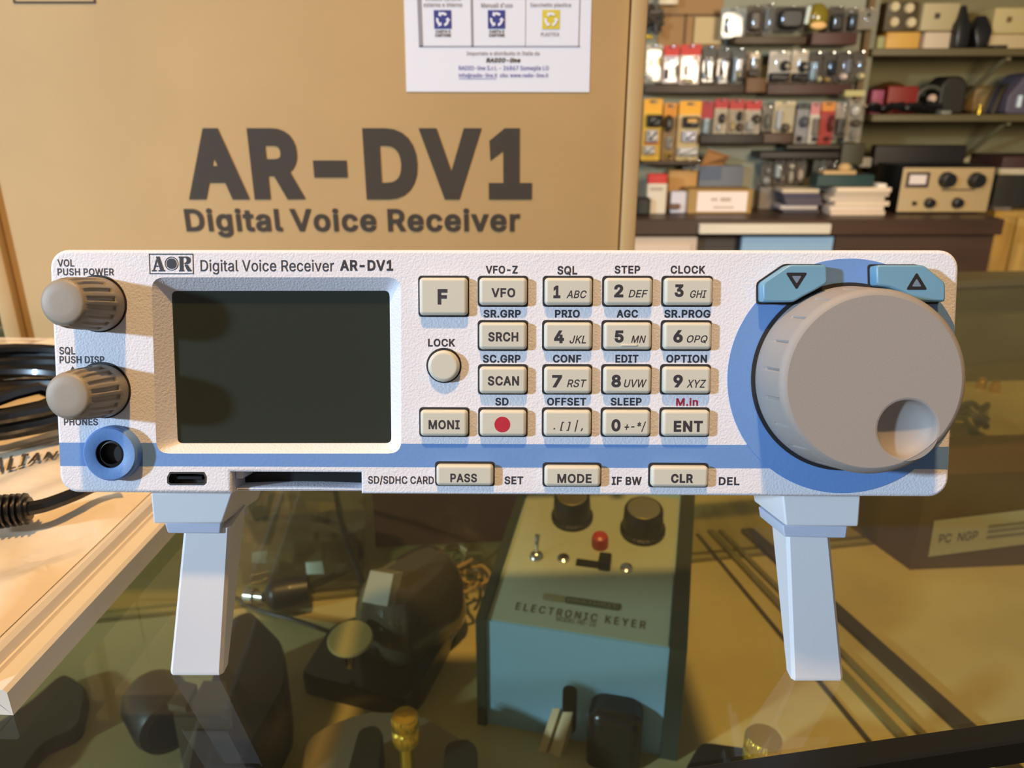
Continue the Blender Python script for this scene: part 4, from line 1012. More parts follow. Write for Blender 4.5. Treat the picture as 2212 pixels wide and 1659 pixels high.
for pts in (((362, 1520), (395, 1470), (425, 1478), (400, 1528)), ((412, 1520), (440, 1470), (485, 1472), (500, 1520))):
    P = [on_s(x, y, 0.045) for x, y in pts]; k.hexa([p-Vector((0, 0, 0.004)) for p in P], P)
P = [on_s(x, y, 0.042) for x, y in ((375, 1500), (500, 1500), (500, 1550), (375, 1550))]; k.hexa([p-Vector((0, 0, 0.042)) for p in P], P)
obj('clamp_plate', k, mat('device_plate', (86, 78, 62), 0.3, metal=0.3), bi)

# flat dark slab with rounded outline on the shelf, under the tray's front corner
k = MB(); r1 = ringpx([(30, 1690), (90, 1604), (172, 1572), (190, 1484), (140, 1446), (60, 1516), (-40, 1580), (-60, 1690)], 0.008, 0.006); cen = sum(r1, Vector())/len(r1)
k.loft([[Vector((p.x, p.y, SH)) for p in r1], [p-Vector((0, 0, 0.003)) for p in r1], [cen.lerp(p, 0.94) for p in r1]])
tag(obj('pouch', k, mat('slab_brown', (62, 54, 34), 0.6)), 'flat dark olive slab lying in the case below the front corner of the tray', 'pouch')

# jack plug and cables
jp = thing('jack_plug', 'black jack plug with silver tip lying in the case beside the left leg', 'plug', tuple(on_s(600, 1290)))
a, b = on_s(572, 1290, 0.012), on_s(668, 1272, 0.014)
k = MB(); k.tube([a.lerp(b, i/20) for i in range(21)], 0.008, 20, 0, 1, lambda t: 0.0105*math.sin(min(1, t*3+0.25)*PI/2)*(1-0.35*max(0, t-0.6)))
obj('plug_body', k, m_dev, jp)
c = on_s(534, 1285, 0.011); k = MB(); k.tube([c, c.lerp(a, 0.45), c.lerp(a, 0.5), c.lerp(a, 0.95)], 0.005, 20, 0, 1, lambda t: 0.0052 if t < 0.5 else 0.0035)
obj('plug_tip', k, m_chr, jp)
def cab(name, pts, r, m, label, dz=0.006):
    k = MB(); k.tube([on_s(x, y, d) for x, y, d in [(p[0], p[1], p[2] if len(p) > 2 else dz) for p in pts]], r*S, 8)
    return tag(obj(name, k, m), label, 'cable')
cab('audio_cable', [(470, 1160), (525, 1136), (600, 1118), (690, 1122), (755, 1150), (778, 1190), (758, 1225), (690, 1258), (655, 1272)], 0.0024, m_cable, 'thick black cable looped behind the silver-tipped jack plug in the case')
cab('audio_cable', [(722, 1040, 0.03), (736, 1120, 0.035), (760, 1200, 0.03), (784, 1265, 0.03), (787, 1320, 0.022), (772, 1350, 0.018)], 0.002, m_cable, 'black cable hanging down to the round thumb plate in the case')
cab('thin_wire', [(500, 1286, 0.004), (560, 1318, 0.004), (640, 1340, 0.006), (715, 1366, 0.010)], 0.0013, m_cable, 'thin dark wire running from the plug to the morse paddle')
cab('white_wire', [(945, 1328, 0.01), (937, 1308, 0.02), (955, 1318, 0.022), (985, 1310, 0.02), (1000, 1335, 0.015), (975, 1375, 0.008), (955, 1395, 0.006)], 0.0013, mat('wire_white', (206, 200, 176), 0.4), 'white wire loop between the morse paddle and the keyer')
m_wire = mat('wire_beige', (172, 146, 88), 0.5)
rc = random.Random(11); k = MB()
for j in range(9):
    cx_, cy_ = 1000+rc.uniform(-28, 28), 1232+rc.uniform(-28, 34)
    pts = []
    a0 = rc.uniform(0, 6)
    for i in range(8):
        t = a0+i*0.8; pts.append(on_s(cx_+rc.uniform(22, 42)*math.cos(t), cy_+rc.uniform(14, 34)*math.sin(t), 0.006+0.0035*j+0.002*math.sin(t*2)))
    k.tube(pts, 0.0013, 6, 0, 5)
tag(obj('wire_bundle', k, m_wire), 'tangled bundle of beige wire beside the back of the keyer', 'wire bundle')
# dark red box behind
rb0 = on_s(812, 1182); rb1 = on_s(1120, 1168); rz = SH+0.063
k = MB(); d_ = Vector((0, 0.06, 0)); 
k.hexa([rb0, rb1, rb1+d_, rb0+d_], [Vector((p.x, p.y, rz)) for p in (rb0, rb1, rb1+d_, rb0+d_)])
tag(obj('carton', k, mat('carton_red', (112, 58, 42), 0.6)), 'dark red carton lying in the case behind the morse paddle', 'box')
# clear plastic bag
k = MB(); rb = random.Random(5)
g = []
for j in range(9):
    row = []
    for i in range(10):
        p = on_s(515+30*i+rb.uniform(-6, 6), 1060+22*j+rb.uniform(-5, 5), 0.004+0.020*math.sin(PI*i/9)*math.sin(PI*j/8)+rb.uniform(0, 0.007))
        row.append(p)
    g.append(row)
for j in range(8):
    for i in range(9): k.quad([g[j][i], g[j][i+1], g[j+1][i+1], g[j+1][i]])
k.quad([Vector((p.x, p.y, SH+0.001)) for p in (g[0][0], g[0][-1], g[-1][-1], g[-1][0])])
tag(obj('clear_bag', k, clear('bag_clear', (0.93, 0.92, 0.86), rough=0.12, ior=1.6, body=0.12, bodycol=(190, 170, 110)), None, 20), 'crumpled clear plastic bag lying in the case under the radio', 'bag')

# two more keys near the front, each with a gold knob
m_gold = mat('gold', (222, 184, 66), 0.22, metal=0.85)
def goldknob(parent, x, y, dz, r, h):
    q = on_s(x, y, dz); k = MB(sframe(q, Vector((1, 0, 0)), Vector((0, 1, 0)), EZ))
    kn = lambda a, rr, z: rr-(0.0003 if math.cos(a*36) > 0 and abs(rr-r) < 1e-6 else 0)
    k.lathe([(r*0.55, -0.030), (r*0.55, -h-0.002), (r*0.8, -h-0.002), (r, -h), (r, -h*0.62), (r*0.86, -h*0.55), (r*0.86, -h*0.45), (r, -h*0.38), (r, -0.0008), (r*0.9, 0.0), (r*0.3, 0.0003)], (0, 0), 144, 0, kn)
    return obj('gold_knob', k, m_gold, parent)
tk = thing('telegraph_key', 'key with gold knob between two dark rubber pads left of the keyer', 'telegraph key', tuple(on_s(870, 1640)))
goldknob(tk, 874, 1545, 0.062, 0.0052, 0.012)
k = MB(); r1 = ringpx([(655, 1600), (700, 1568), (790, 1535), (905, 1540), (1010, 1600), (1040, 1720), (640, 1720)], 0.022, 0.006); cen = sum(r1, Vector())/len(r1)
k.loft([[Vector((p.x, p.y, SH)) for p in r1], [p-Vector((0, 0, 0.002)) for p in r1], [cen.lerp(p, 0.96) for p in r1]]); obj('base', k, mat('key_base_grey', (128, 116, 86), 0.4), tk)
for pts in (((742, 1690), (775, 1572), (812, 1562), (828, 1580), (815, 1690)), ((948, 1700), (962, 1602), (1010, 1592), (1032, 1610), (1030, 1700))):
    k = MB(); r1 = ringpx(pts, 0.036, 0.003); cen = sum(r1, Vector())/len(r1)
    k.loft([[Vector((p.x, p.y, SH+0.023)) for p in r1], [p-Vector((0, 0, 0.002)) for p in r1], [cen.lerp(p, 0.93) for p in r1]]); obj('rubber_pad', k, mat('pad_dark', (46, 44, 30), 0.55), tk)
tk = thing('telegraph_key', 'black key with gold knob at the front rail right of the keyer', 'telegraph key', tuple(on_s(1600, 1640)))
goldknob(tk, 1650, 1590, 0.060, 0.0068, 0.011)
k = MB(); r1 = ringpx([(1478, 1660), (1512, 1600), (1600, 1612), (1690, 1630), (1700, 1740), (1470, 1740)], 0.03, 0.004); cen = sum(r1, Vector())/len(r1)
k.loft([[Vector((p.x, p.y, SH)) for p in r1], [p-Vector((0, 0, 0.002)) for p in r1], [cen.lerp(p, 0.95) for p in r1]]); obj('base', k, m_dev, tk)

# brown carton with a paper label, right
B1_ = on_s(1965, 1231); B2_ = on_s(2330, 1216); B3_ = on_s(1836, 1138)
bw = (B2_-B1_); bh = on_plane(2003, 1026, B1_, Vector((-bw.y, bw.x, 0)).normalized()).z
cb = thing('carton', 'brown carton with pale paper label inside the case right of the radio stand', 'box', tuple(B1_.lerp(B2_, 0.5)))
k = MB(); B4_ = B3_ + bw
up_ = lambda p: Vector((p.x, p.y, bh))
k.hexa([B1_, B2_, B4_, B3_], [up_(B1_), up_(B2_), up_(B4_), up_(B3_)])
obj('carton_body', k, mat('carton_brown', (98, 78, 46), 0.65), cb)
bn = Vector((bw.y, -bw.x, 0)).normalized()
k = MB(); P = [on_plane(x, y, B1_+bn*0.0006, bn) for x, y in ((2005, 1203), (2290, 1166), (2290, 1092), (2018, 1125))]
k.quad(P)
ex_ = (P[1]-P[0]); ey_ = (P[3]-P[0])
vs, fs = glyphs('PC  NGP')
k.add([P[0]+bn*0.0004+ex_*(0.06+0.29*a)+ey_*(0.36+0.24*b-0.03*a) for a, b in vs], fs, 1)
for b0 in (0.62, 0.48, 0.32):
    q = [P[0]+bn*0.0004+ex_*a+ey_*b for a, b in ((0.42, b0), (0.9, b0-0.03), (0.9, b0+0.03), (0.42, b0+0.06))]; k.quad(q, 2)
obj('paper_label', k, [mat('carton_label', (186, 188, 160), 0.6), mat('carton_ink', (74, 70, 48), 0.7), mat('carton_ink_pale', (128, 126, 96), 0.7)], cb)

# low table behind the case and what stands on it
k = MB(MC); k.box((-0.75, DEP+0.02, SH-0.03), (0.95, DEP+0.62, SH), 0.0)
for x in (-0.72, 0.9):
    for y in (DEP+0.04, DEP+0.58): k.box((x, y, -1.0), (x+0.04, y+0.04, SH-0.03))
tag(obj('side_table', k, mat('table_olive', (174, 158, 94), 0.5, var=(7, 0.12))), 'olive yellow low table standing behind the glass display counter', 'table')
p0 = on_s(2040, 826); p1 = on_s(2420, 818); zt = on_y(2100, 650, p0.y).z
k = MB(); d_ = Vector((0, 0.16, 0)); k.hexa([p0, p1, p1+d_, p0+d_], [Vector((p.x, p.y, zt)) for p in (p0, p1, p1+d_, p0+d_)])  # plain dark olive block set on the low table
tag(obj('dark_olive_box', k, mat('box_olive', (74, 66, 40), 0.5)), 'dark olive box on the low table, seen through the glass right of the dial', 'case')
p = [on_s(x, y, 0.004) for x, y in ((2046, 905), (2260, 990), (2260, 1022), (2056, 934))]
k = MB(); k.hexa([q-Vector((0, 0, 0.004)) for q in p], p)
tag(obj('cable_trunking', k, m_alu), 'pale olive strip of trunking lying across the table right of the dial', 'trunking')
k = MB(); rc = random.Random(2)
for j in range(4):
    pts = [on_s(2060+18*i+rc.uniform(-8, 8), 870+j*6+rc.uniform(-14, 40)*(i/4), 0.008+0.012*rc.random()) for i in range(5)]
    k.tube(pts, 0.0035, 8)
tag(obj('cable_lump', k, m_cable), 'black cables heaped on the low table just right of the dial', 'cable')
for x, y, lab in ((2118, 838, 'gold connector ring on the low table, left one of two'), (2148, 846, 'gold connector ring on the low table, right one of two')):
    q = on_s(x, y, 0.0); k = MB(frame(q, Vector((1, 0, 0)), Vector((0, 1, 0)), EZ)); k.lathe([(0.006, 0), (0.006, 0.008), (0.004, 0.009), (0.004, 0.014), (0.003, 0.014)], (0, 0), 24)
    tag(obj('connector', k, m_gold), lab, 'connector', 'gold connectors')

# ------------------------------------------------------------------ back of the shop: peg wall, shelves, desk
def wp(x, y, Y): return on_y(x, y, Y)
def wbox(k, x0, y0, x1, y1, Y, d, bev=0.0, mi=0):
    """upright box whose front face fills a photo rectangle at distance Y"""
    xm, ym = (x0+x1)/2, (y0+y1)/2
    xl, xr = wp(x0, ym, Y).x, wp(x1, ym, Y).x
    zt, zb = wp(xm, y0, Y).z, wp(xm, y1, Y).z
    k.box((xl, Y, zb), (xr, Y+d, zt), bev, mi)
    return xl, xr, zb, zt
def wframe(x, y, Y):   # local: right, up, towards the room; metres
    return frame(wp(x, y, Y), Vector((1, 0, 0)), Vector((0, 0, 1)), Vector((0, -1, 0)))
def colmat(c, rough=0.55): return mat('paint_%d_%d_%d' % c, c, rough)
PEGY = 2.765
k = MB(); wbox(k, 1330, -60, 1872, 470, PEGY, 0.28)
struct(obj('wall_panel', k, m_wall))
k = MB(); wbox(k, 1425, -60, 1560, 108, PEGY-0.006, 0.006); 
for x in (1478,): wbox(k, x, 30, x+4, 104, PEGY-0.012, 0.006, 0, 1)
wbox(k, 1430, 30, 1560, 34, PEGY-0.012, 0.006, 0, 1)
tag(obj('wooden_board', k, [mat('board_brown', (150, 112, 62), 0.6), mat('board_seam', (92, 64, 32), 0.6)]), 'brown wooden board fixed to the peg wall above the red topped packs', 'board')
k = MB(); wbox(k, 1500, 37, 1559, 95, PEGY-0.02, 0.013)
tag(obj('beige_sheet', k, colmat((188, 164, 116))), 'plain beige sheet on the brown wooden board of the peg wall', 'sheet')
k = MB(); wbox(k, 1860, -60, 1872, 330, PEGY-0.03, 0.028); tag(obj('shelf_upright', k, mat('upright_brown', (104, 78, 40), 0.6)), 'brown upright board between the peg wall and the open shelves', 'upright')

m_bub = clear('blister_clear', (0.96, 0.97, 0.98), rough=0.06, ior=1.5)
ORD = 'first second third fourth fifth sixth seventh eighth ninth tenth eleventh twelfth thirteenth fourteenth fifteenth'.split()
def pack(x0, y0, x1, y1, head, hf, card, prods, label, group, Y=2.70, bubble=True):
    """hanging pack: printed card with header and hang hole, goods, clear bubble, wire hook back to the wall"""
    xm = (x0+x1)/2
    ym = (y0+y1)/2
    a = Vector((wp(x0, ym, Y).x, Y, wp(xm, y0, Y).z)); b = Vector((wp(x1, ym, Y).x, Y, wp(xm, y1, Y).z)); W = b.x-a.x-0.0012; H = a.z-b.z
    M = frame(Vector((a.x, Y, b.z)), Vector((1, 0, 0)), EZ, Vector((0, -1, 0)))
    t = thing('blister_pack', label, 'blister pack', tuple(Vector(((a.x+b.x)/2, Y, b.z))), group)
    k = MB(M)
    hz = H*(1-hf) if head else H
    k.prism(rrect(0, 0, W, hz, 0.003, 2), -0.0015, 0, 0, 0)
    if head: k.prism(rrect(0, hz-0.001, W, H, 0.004, 2), -0.0018, 0.0006, 0, 1)
    hw = min(W*0.22, 0.012); k.prism(rrect(W/2-hw, H*0.93, W/2+hw, H*0.97, 0.002, 2), 0, 0.001, 0, 2)
    obj('card', k, [colmat(card), colmat(head or card), m_black], t)
    for (u0, v0, u1, v1, dep, c, kind) in prods:
        k = MB(M)
        if kind == 'b':
            k.ball(((u0+u1)/2*W, (v0+v1)/2*H, dep*0.4), ((u1-u0)/2*W, (v1-v0)/2*H, dep*0.6), 0, 14, 8)
        else:
            k.prism(rrect(u0*W, v0*H, u1*W, v1*H, min(u1-u0, v1-v0)*W*0.25, 3), 0, dep, dep*0.3, 0)
        obj('product', k, colmat(c, 0.4), t)
    if bubble:
        k = MB(M); hh = hz if head else H*0.9
        k.prism(rrect(W*0.07, H*0.04, W*0.93, hh-H*0.03, W*0.14, 3), 0.0002, 0.034, 0.014, 0)
        obj('bubble', k, m_bub, t)
    k = MB(M); k.tube([(W/2, H*0.95, -(PEGY-Y)+0.0), (W/2, H*0.95, 0.02), (W/2, H*0.975, 0.026)], 0.0018, 6, 0, 3)
    obj('peg_hook', k, m_chr, t)
    return t
DK = (34, 30, 27); BRN = (70, 54, 38); GRY = (96, 94, 88); PAL = (176, 170, 158); WHT = (222, 216, 210)
RED = (196, 40, 32); YEL = (232, 164, 12); CRM = (206, 186, 150)
rowA = [((1556, 18, 1611, 84), None, 0, (128, 134, 132), [(.2, .2, .75, .7, .02, (160, 168, 170), 'p')], 'pale grey'),
        ((1612, 12, 1646, 74), None, 0, (72, 60, 46), [(.15, .1, .85, .8, .025, BRN, 'p')], 'dark brown'),
        ((1648, 8, 1672, 76), None, 0, (104, 100, 92), [(.1, .15, .5, .85, .02, (140, 142, 140), 'p')], 'narrow grey'),
        ((1674, 14, 1738, 68), None, 0, (48, 42, 36), [(.1, .08, .9, .9, .03, DK, 'p')], 'wide black'),
        ((1788, 14, 1822, 74), None, 0, (66, 54, 40), [(.15, .1, .85, .7, .025, DK, 'p')], 'black and brown'),
        ((1824, 18, 1852, 72), None, 0, (88, 78, 62), [(.2, .1, .8, .75, .025, DK, 'p'), (.2, .8, .5, .9, .02, WHT, 'b')], 'dark grey'),
        ((1854, 18, 1894, 64), None, 0, (142, 132, 112), [(.45, .6, .62, .78, .01, DK, 'b')], 'beige')]
rowB = [((1394, 96, 1431, 178), None, 0, (176, 168, 150), [(.35, .42, .85, .68, .03, (224, 178, 8), 'p'), (.05, .05, .5, .22, .02, WHT, 'b')], 'cream and yellow'),
        ((1433, 98, 1467, 180), RED, .26, (220, 204, 208), [(.1, .08, .35, .4, .02, BRN, 'b'), (.6, .15, .92, .5, .03, GRY, 'b'), (.15, .55, .8, .7, .008, (186, 180, 198), 'p')], 'red topped white'),
        ((1469, 96, 1513, 182), RED, .26, (224, 200, 186), [(.25, .2, .6, .52, .03, (104, 108, 104), 'b'), (.6, .4, .9, .7, .01, (204, 142, 122), 'b'), (.1, .02, .7, .16, .02, CRM, 'b')], 'red topped pink'),
        ((1516, 100, 1546, 180), (66, 64, 62), .28, (110, 96, 78), [(.35, .1, .9, .66, .03, (48, 36, 24), 'p'), (.05, .1, .3, .3, .03, (170, 186, 188), 'b'), (.1, .6, .4, .72, .02, PAL, 'b')], 'grey topped'),
        ((1548, 104, 1577, 182), (72, 70, 68), .26, (112, 98, 80), [(.35, .1, .95, .7, .03, (50, 38, 26), 'p'), (.05, .05, .28, .25, .03, (200, 212, 222), 'b')], 'slate topped'),
        ((1579, 104, 1610, 182), (70, 72, 70), .26, (116, 110, 100), [(.05, .05, .35, .75, .03, (150, 164, 172), 'p'), (.45, .2, .62, .34, .03, (214, 178, 60), 'b'), (.55, .1, .95, .6, .03, BRN, 'p')], 'pale striped'),
        ((1612, 112, 1642, 168), None, 0, (124, 98, 66), [(.2, .72, .9, .95, .01, (224, 204, 172), 'p'), (.3, .3, .8, .65, .02, PAL, 'b'), (.1, .02, .9, .3, .02, BRN, 'p')], 'tan'),
        ((1660, 110, 1706, 178), None, 0, (196, 186, 172), [(.5, .35, .95, .7, .03, DK, 'b'), (.65, .42, .85, .6, .042, (206, 190, 158), 'b'), (.05, .02, .95, .3, .025, (40, 32, 28), 'p')], 'white topped black'),
        ((1709, 108, 1744, 178), None, 0, (204, 188, 166), [(.4, .3, .98, .65, .03, DK, 'b'), (.6, .38, .85, .55, .042, (180, 160, 140), 'b'), (.05, .02, .95, .28, .025, (40, 32, 28), 'p')], 'cream topped black'),
        ((1746, 112, 1775, 182), (52, 46, 40), .22, (80, 68, 56), [(.05, .12, .5, .68, .03, (170, 190, 200), 'p'), (.6, .05, 1, .25, .03, (210, 194, 150), 'b')], 'pale barred dark'),
        ((1777, 112, 1805, 180), (50, 44, 38), .22, (66, 54, 44), [(.1, .02, .6, .2, .03, (180, 140, 80), 'b'), (.4, .25, .9, .7, .03, (30, 24, 20), 'p')], 'all dark brown'),
        ((1807, 112, 1838, 178), (52, 46, 40), .22, (76, 64, 54), [(.1, .05, .7, .32, .04, (214, 190, 172), 'b'), (.6, .3, .9, .75, .02, (140, 140, 146), 'p')], 'dark with pale ball'),
        ((1840, 110, 1868, 176), (60, 52, 42), .22, (80, 70, 56), [(.3, .05, .9, .3, .04, (208, 190, 140), 'b'), (.1, .5, .7, .7, .02, (130, 122, 110), 'b')], 'dark with cream ball')]
rowC = [((1388, 213, 1429, 346), YEL, .2, (226, 176, 40), [(.2, .55, .95, .74, .03, DK, 'p'), (.2, .3, .8, .5, .03, (216, 208, 204), 'p'), (.1, .1, .7, .24, .02, (206, 196, 190), 'p'), (.1, .27, .9, .29, .01, RED, 'p')], 'large yellow'),
        ((1431, 222, 1461, 347), (206, 132, 8), .22, (148, 110, 58), [(.02, .5, .7, .8, .03, (60, 48, 36), 'b'), (.3, .22, .7, .42, .02, PAL, 'p'), (.3, .05, .7, .15, .02, (206, 160, 30), 'p')], 'narrow yellow brown'),
        ((1464, 218, 1512, 346), YEL, .22, (206, 178, 120), [(.2, .56, .9, .74, .03, (52, 42, 38), 'p'), (.3, .65, .8, .7, .034, (214, 160, 70), 'p'), (.2, .32, .8, .5, .03, (230, 226, 236), 'p'), (.05, .08, .95, .22, .02, (212, 206, 200), 'p')], 'yellow topped white'),
        ((1514, 218, 1541, 292), (158, 26, 40), .5, (96, 96, 92), [(.2, .05, .6, .5, .03, (190, 206, 206), 'p')], 'crimson topped grey'),
        ((1543, 213, 1572, 290), (176, 36, 40), .26, (198, 180, 150), [(.3, .3, .8, .6, .03, (60, 52, 40), 'b'), (.2, .1, .5, .3, .02, WHT, 'b')], 'crimson topped cream'),
        ((1574, 215, 1607, 292), (176, 42, 40), .26, (178, 160, 132), [(.5, .4, .85, .68, .03, (40, 34, 26), 'b'), (.1, .1, .4, .4, .02, (190, 160, 110), 'b'), (.55, .1, .95, .36, .02, (80, 60, 40), 'b')], 'crimson topped tan'),
        ((1609, 217, 1643, 290), (180, 38, 32), .26, (194, 176, 154), [(.4, .3, .95, .6, .03, (70, 60, 48), 'b'), (.1, .1, .6, .4, .02, PAL, 'p')], 'crimson topped pale'),
        ((1646, 228, 1668, 284), None, 0, (132, 122, 104), [(.2, .1, .8, .7, .02, (112, 106, 96), 'b')], 'small grey'),
        ((1671, 218, 1716, 286), None, 0, (196, 178, 142), [(.1, .1, .35, .7, .02, (190, 190, 190), 'p'), (.35, .02, .8, .3, .03, (92, 80, 62), 'b')], 'beige fan shaped'),
        ((1719, 222, 1746, 310), (58, 62, 66), .16, (158, 152, 148), [(.2, .4, .95, .68, .03, (88, 88, 92), 'b'), (.2, .05, .6, .2, .02, (60, 54, 44), 'b')], 'grey with slate top'),
        ((1748, 222, 1769, 310), (196, 124, 124), .28, (214, 206, 186), [(.35, .2, .9, .62, .02, (140, 126, 108), 'p'), (.4, .05, .9, .18, .02, (70, 60, 44), 'b')], 'pink topped white'),
        ((1771, 220, 1801, 312), (206, 130, 50), .2, (176, 48, 34), [(.5, .3, .95, .7, .03, (110, 40, 28), 'b'), (.4, .08, .8, .2, .02, (96, 34, 26), 'b')], 'bright red'),
        ((1803, 222, 1826, 296), None, 0, (166, 150, 130), [(.1, .05, .9, .55, .03, (96, 88, 74), 'p')], 'grey brown'),
        ((1829, 216, 1862, 306), None, 0, (150, 138, 118), [(.1, .6, .8, .9, .02, (190, 180, 164), 'b'), (.2, .35, .9, .55, .03, (84, 72, 54), 'b'), (.3, .05, .6, .3, .02, (140, 132, 118), 'b')], 'clear grey')]
rowD = [((1644, 348, 1668, 402), (52, 46, 40), .2, (88, 76, 62), [(.1, .05, .8, .4, .03, (176, 168, 158), 'b'), (.3, .5, .8, .75, .02, (140, 134, 126), 'b')], 'grey lump'),
        ((1671, 344, 1695, 400), (46, 42, 40), .18, (84, 70, 56), [(.05, .3, .5, .8, .03, (180, 186, 180), 'p'), (.4, .1, .95, .5, .03, (120, 108, 94), 'b')], 'silver dark'),
        ((1698, 342, 1716, 398), (46, 42, 40), .18, (88, 72, 56), [(.2, .05, .8, .55, .03, (190, 176, 150), 'b'), (.2, .6, .9, .8, .02, (206, 190, 160), 'b')], 'tan lump'),
        ((1718, 342, 1737, 396), (46, 42, 40), .18, (86, 70, 56), [(.1, .1, .9, .6, .03, (184, 160, 140), 'b')], 'pinkish lump'),
        ((1755, 344, 1784, 400), (58, 58, 54), .2, (76, 74, 68), [(.05, .15, .4, .35, .03, (160, 206, 226), 'b'), (.4, .5, .9, .8, .03, (120, 122, 120), 'b')], 'blue glinting dark'),
        ((1786, 346, 1812, 372), None, 0, (70, 62, 48), [(.2, .2, .8, .8, .03, (100, 96, 84), 'b')], 'small dark'),
        ((1476, 345, 1494, 366), None, 0, (112, 108, 104), [(.2, .2, .8, .8, .02, (90, 90, 92), 'b')], 'tiny grey'),
        ((1496, 345, 1512, 368), None, 0, (150, 148, 150), [(.2, .2, .8, .8, .02, (176, 176, 182), 'b')], 'tiny silver')]
for rows, nm in ((rowA, 'top'), (rowB, 'second'), (rowC, 'third'), (rowD, 'lowest')):
    for r, hd, hf, cd, pr, desc in rows:
        n = 'blister pack' if 'pack' not in desc else ''
        pack(*r, hd, hf, cd, pr, '%s blister pack hanging in the %s row of the peg wall' % (desc, nm), 'blister packs on the peg wall')
# hanging lead, green lantern pack
k = MB(); rc = random.Random(9)
for j in range(4):
    pts = [wp(1394+rc.uniform(0, 40), 14+8*i+rc.uniform(-6, 6), PEGY-0.03-0.012*j) for i in range(8)]
    k.tube(pts, 0.009, 7)
wbox(k, 1424, -14, 1466, 10, PEGY-0.05, 0.05, 0.004, 1); wbox(k, 1392, 75, 1410, 82, PEGY-0.03, 0.03, 0, 2)
tag(obj('hanging_lead', k, [mat('lead_grey', (62, 56, 48), 0.5), colmat((206, 190, 160)), colmat((214, 176, 20))]), 'dark grey leads bundled under a pale tag on the peg wall beside the box edge', 'cable')
lp = thing('lantern', 'yellow green round lantern with white strip, hanging on the top peg row', 'lantern', tuple(wp(1764, 62, 2.68)))
k = MB(); c = wp(1765, 38, 2.69); k.ball(c, (0.036, 0.028, 0.042)); obj('lantern_body', k, mat('lantern_green', (128, 112, 26), 0.2, coat=0.5), lp)
k = MB(); c = wp(1768, 55, 2.667); k.ball(c, (0.026, 0.008, 0.012)); obj('lantern_base', k, colmat((232, 186, 120)), lp)
k = MB(); k.tube([wp(1749, 14, 2.66), wp(1741, 52, 2.66)], 0.007, 8, 0, 2); obj('white_strip', k, colmat((210, 222, 210)), lp)
k = MB(); k.tube([wp(1765, 10, 2.68), wp(1765, 8, PEGY)], 0.002, 6, 0, 2); obj('peg_hook', k, m_chr, lp)
# display trays under the rows
for x0, y0, x1, y1, c, lab in ((1588, 78, 1742, 95, (74, 58, 36), 'brown display tray under the wide black pack of the top row'), (1754, 70, 1852, 97, (70, 38, 28), 'dark red display tray under the lantern'),
        (1392, 183, 1608, 201, (62, 48, 36), 'dark brown display tray under the red topped packs'), (1612, 168, 1656, 200, (98, 66, 34), 'short tan display tray in the second row'),
        (1658, 181, 1842, 204, (66, 36, 30), 'dark crimson display tray under the cream ball pack'), (1514, 290, 1652, 310, (44, 38, 32), 'black display tray under the crimson topped packs'),
        (1646, 288, 1712, 309, (78, 56, 42), 'brown display tray under the beige fan shaped pack'), (1388, 348, 1512, 356, (66, 50, 34), 'thin brown display tray under the yellow packs'),
        (1700, 313, 1866, 322, (58, 48, 36), 'long thin dark display tray under the bright red pack'), (1642, 328, 1815, 342, (50, 44, 40), 'grey black display tray over the lowest row of packs')):
    k = MB(); xl, xr, zb, zt = wbox(k, x0, y0, x1, y1, 2.66, 0.104, 0.003)
    tag(obj('display_tray', k, colmat(c)), lab, 'tray', 'display trays on the peg wall')
k = MB(); wbox(k, 1826, 195, 1869, 208, 2.63, 0.02); tag(obj('shelf_tag', k, colmat((176, 166, 110))), 'pale yellow tag at the end of the dark crimson tray', 'tag')
k = MB(); wbox(k, 1818, 309, 1868, 356, 2.64, 0.018, 0.01); tag(obj('dark_bag', k, colmat((58, 54, 34))), 'dark olive bag hanging beside the monitor', 'bag')
k = MB(); wbox(k, 1857, 340, 1884, 362, 2.70, 0.06, 0.006); tag(obj('grey_pack', k, colmat((150, 142, 132))), 'small grey pack hanging just left of the monitor', 'pack')

# open shelves on the right
m_sh = mat('shelf_board', (92, 80, 46), 0.55, var=(5, 0.1))
SY = 2.735
shz = []
for y0, y1, lab in ((104, 121, 'upper olive wooden shelf on the back wall'), (247, 263, 'lower olive wooden shelf on the back wall')):
    t = thing('wall_shelf', lab, 'shelf', tuple(wp(2050, y1, SY)), 'olive wall shelves')
    k = MB(); xl, xr, zb, zt = wbox(k, 1884, y0, 2420, y1, SY, WALLY-SY, 0.004); obj('board', k, m_sh, t)
    shz.append(zt)
    for bx in (2150, 2330):
        k = MB(); a = wp(bx, y1, 2.85); k.tube([(a.x, WALLY-0.005, zb-0.16), (a.x, 2.93, zb-0.09), (a.x, 2.80, zb-0.012), (a.x, 2.77, zb-0.004)], 0.009, 8); obj('bracket', k, colmat((122, 112, 78)), t)
def on_shelf(name, r, Y, d, c, label, cat, si, group=None, bev=0.006, extra=None):
    x0, y0, x1, y1 = r
    k = MB(); xl, xr = wp(x0, (y0+y1)/2, Y).x, wp(x1, (y0+y1)/2, Y).x; zt = wp((x0+x1)/2, y0, Y).z
    zb = shz[si] if si is not None else wp((x0+x1)/2, y1, Y).z
    k.box((xl, Y, zb), (xr, Y+d, zt), bev, 0)
    ms = [colmat(c)]
    if extra: extra(k, ms)
    return tag(obj(name, k, ms), label, cat, group)
def marks(lst):
    def f(k, ms):
        for x0, y0, x1, y1, Y, c in lst:
            ms.append(colmat(c)); wbox(k, x0, y0, x1, y1, Y-0.003, 0.003, 0, len(ms)-1)
    return f
on_shelf('carton', (1914, 69, 1988, 100), 2.82, 0.2, (206, 158, 72), 'yellow carton on the upper shelf carrying the dark four-knob unit', 'box', 0)
t = thing('control_unit', 'dark unit with four pale round dials on top of the yellow carton', 'control unit', tuple(wp(1948, 68, 2.82)))
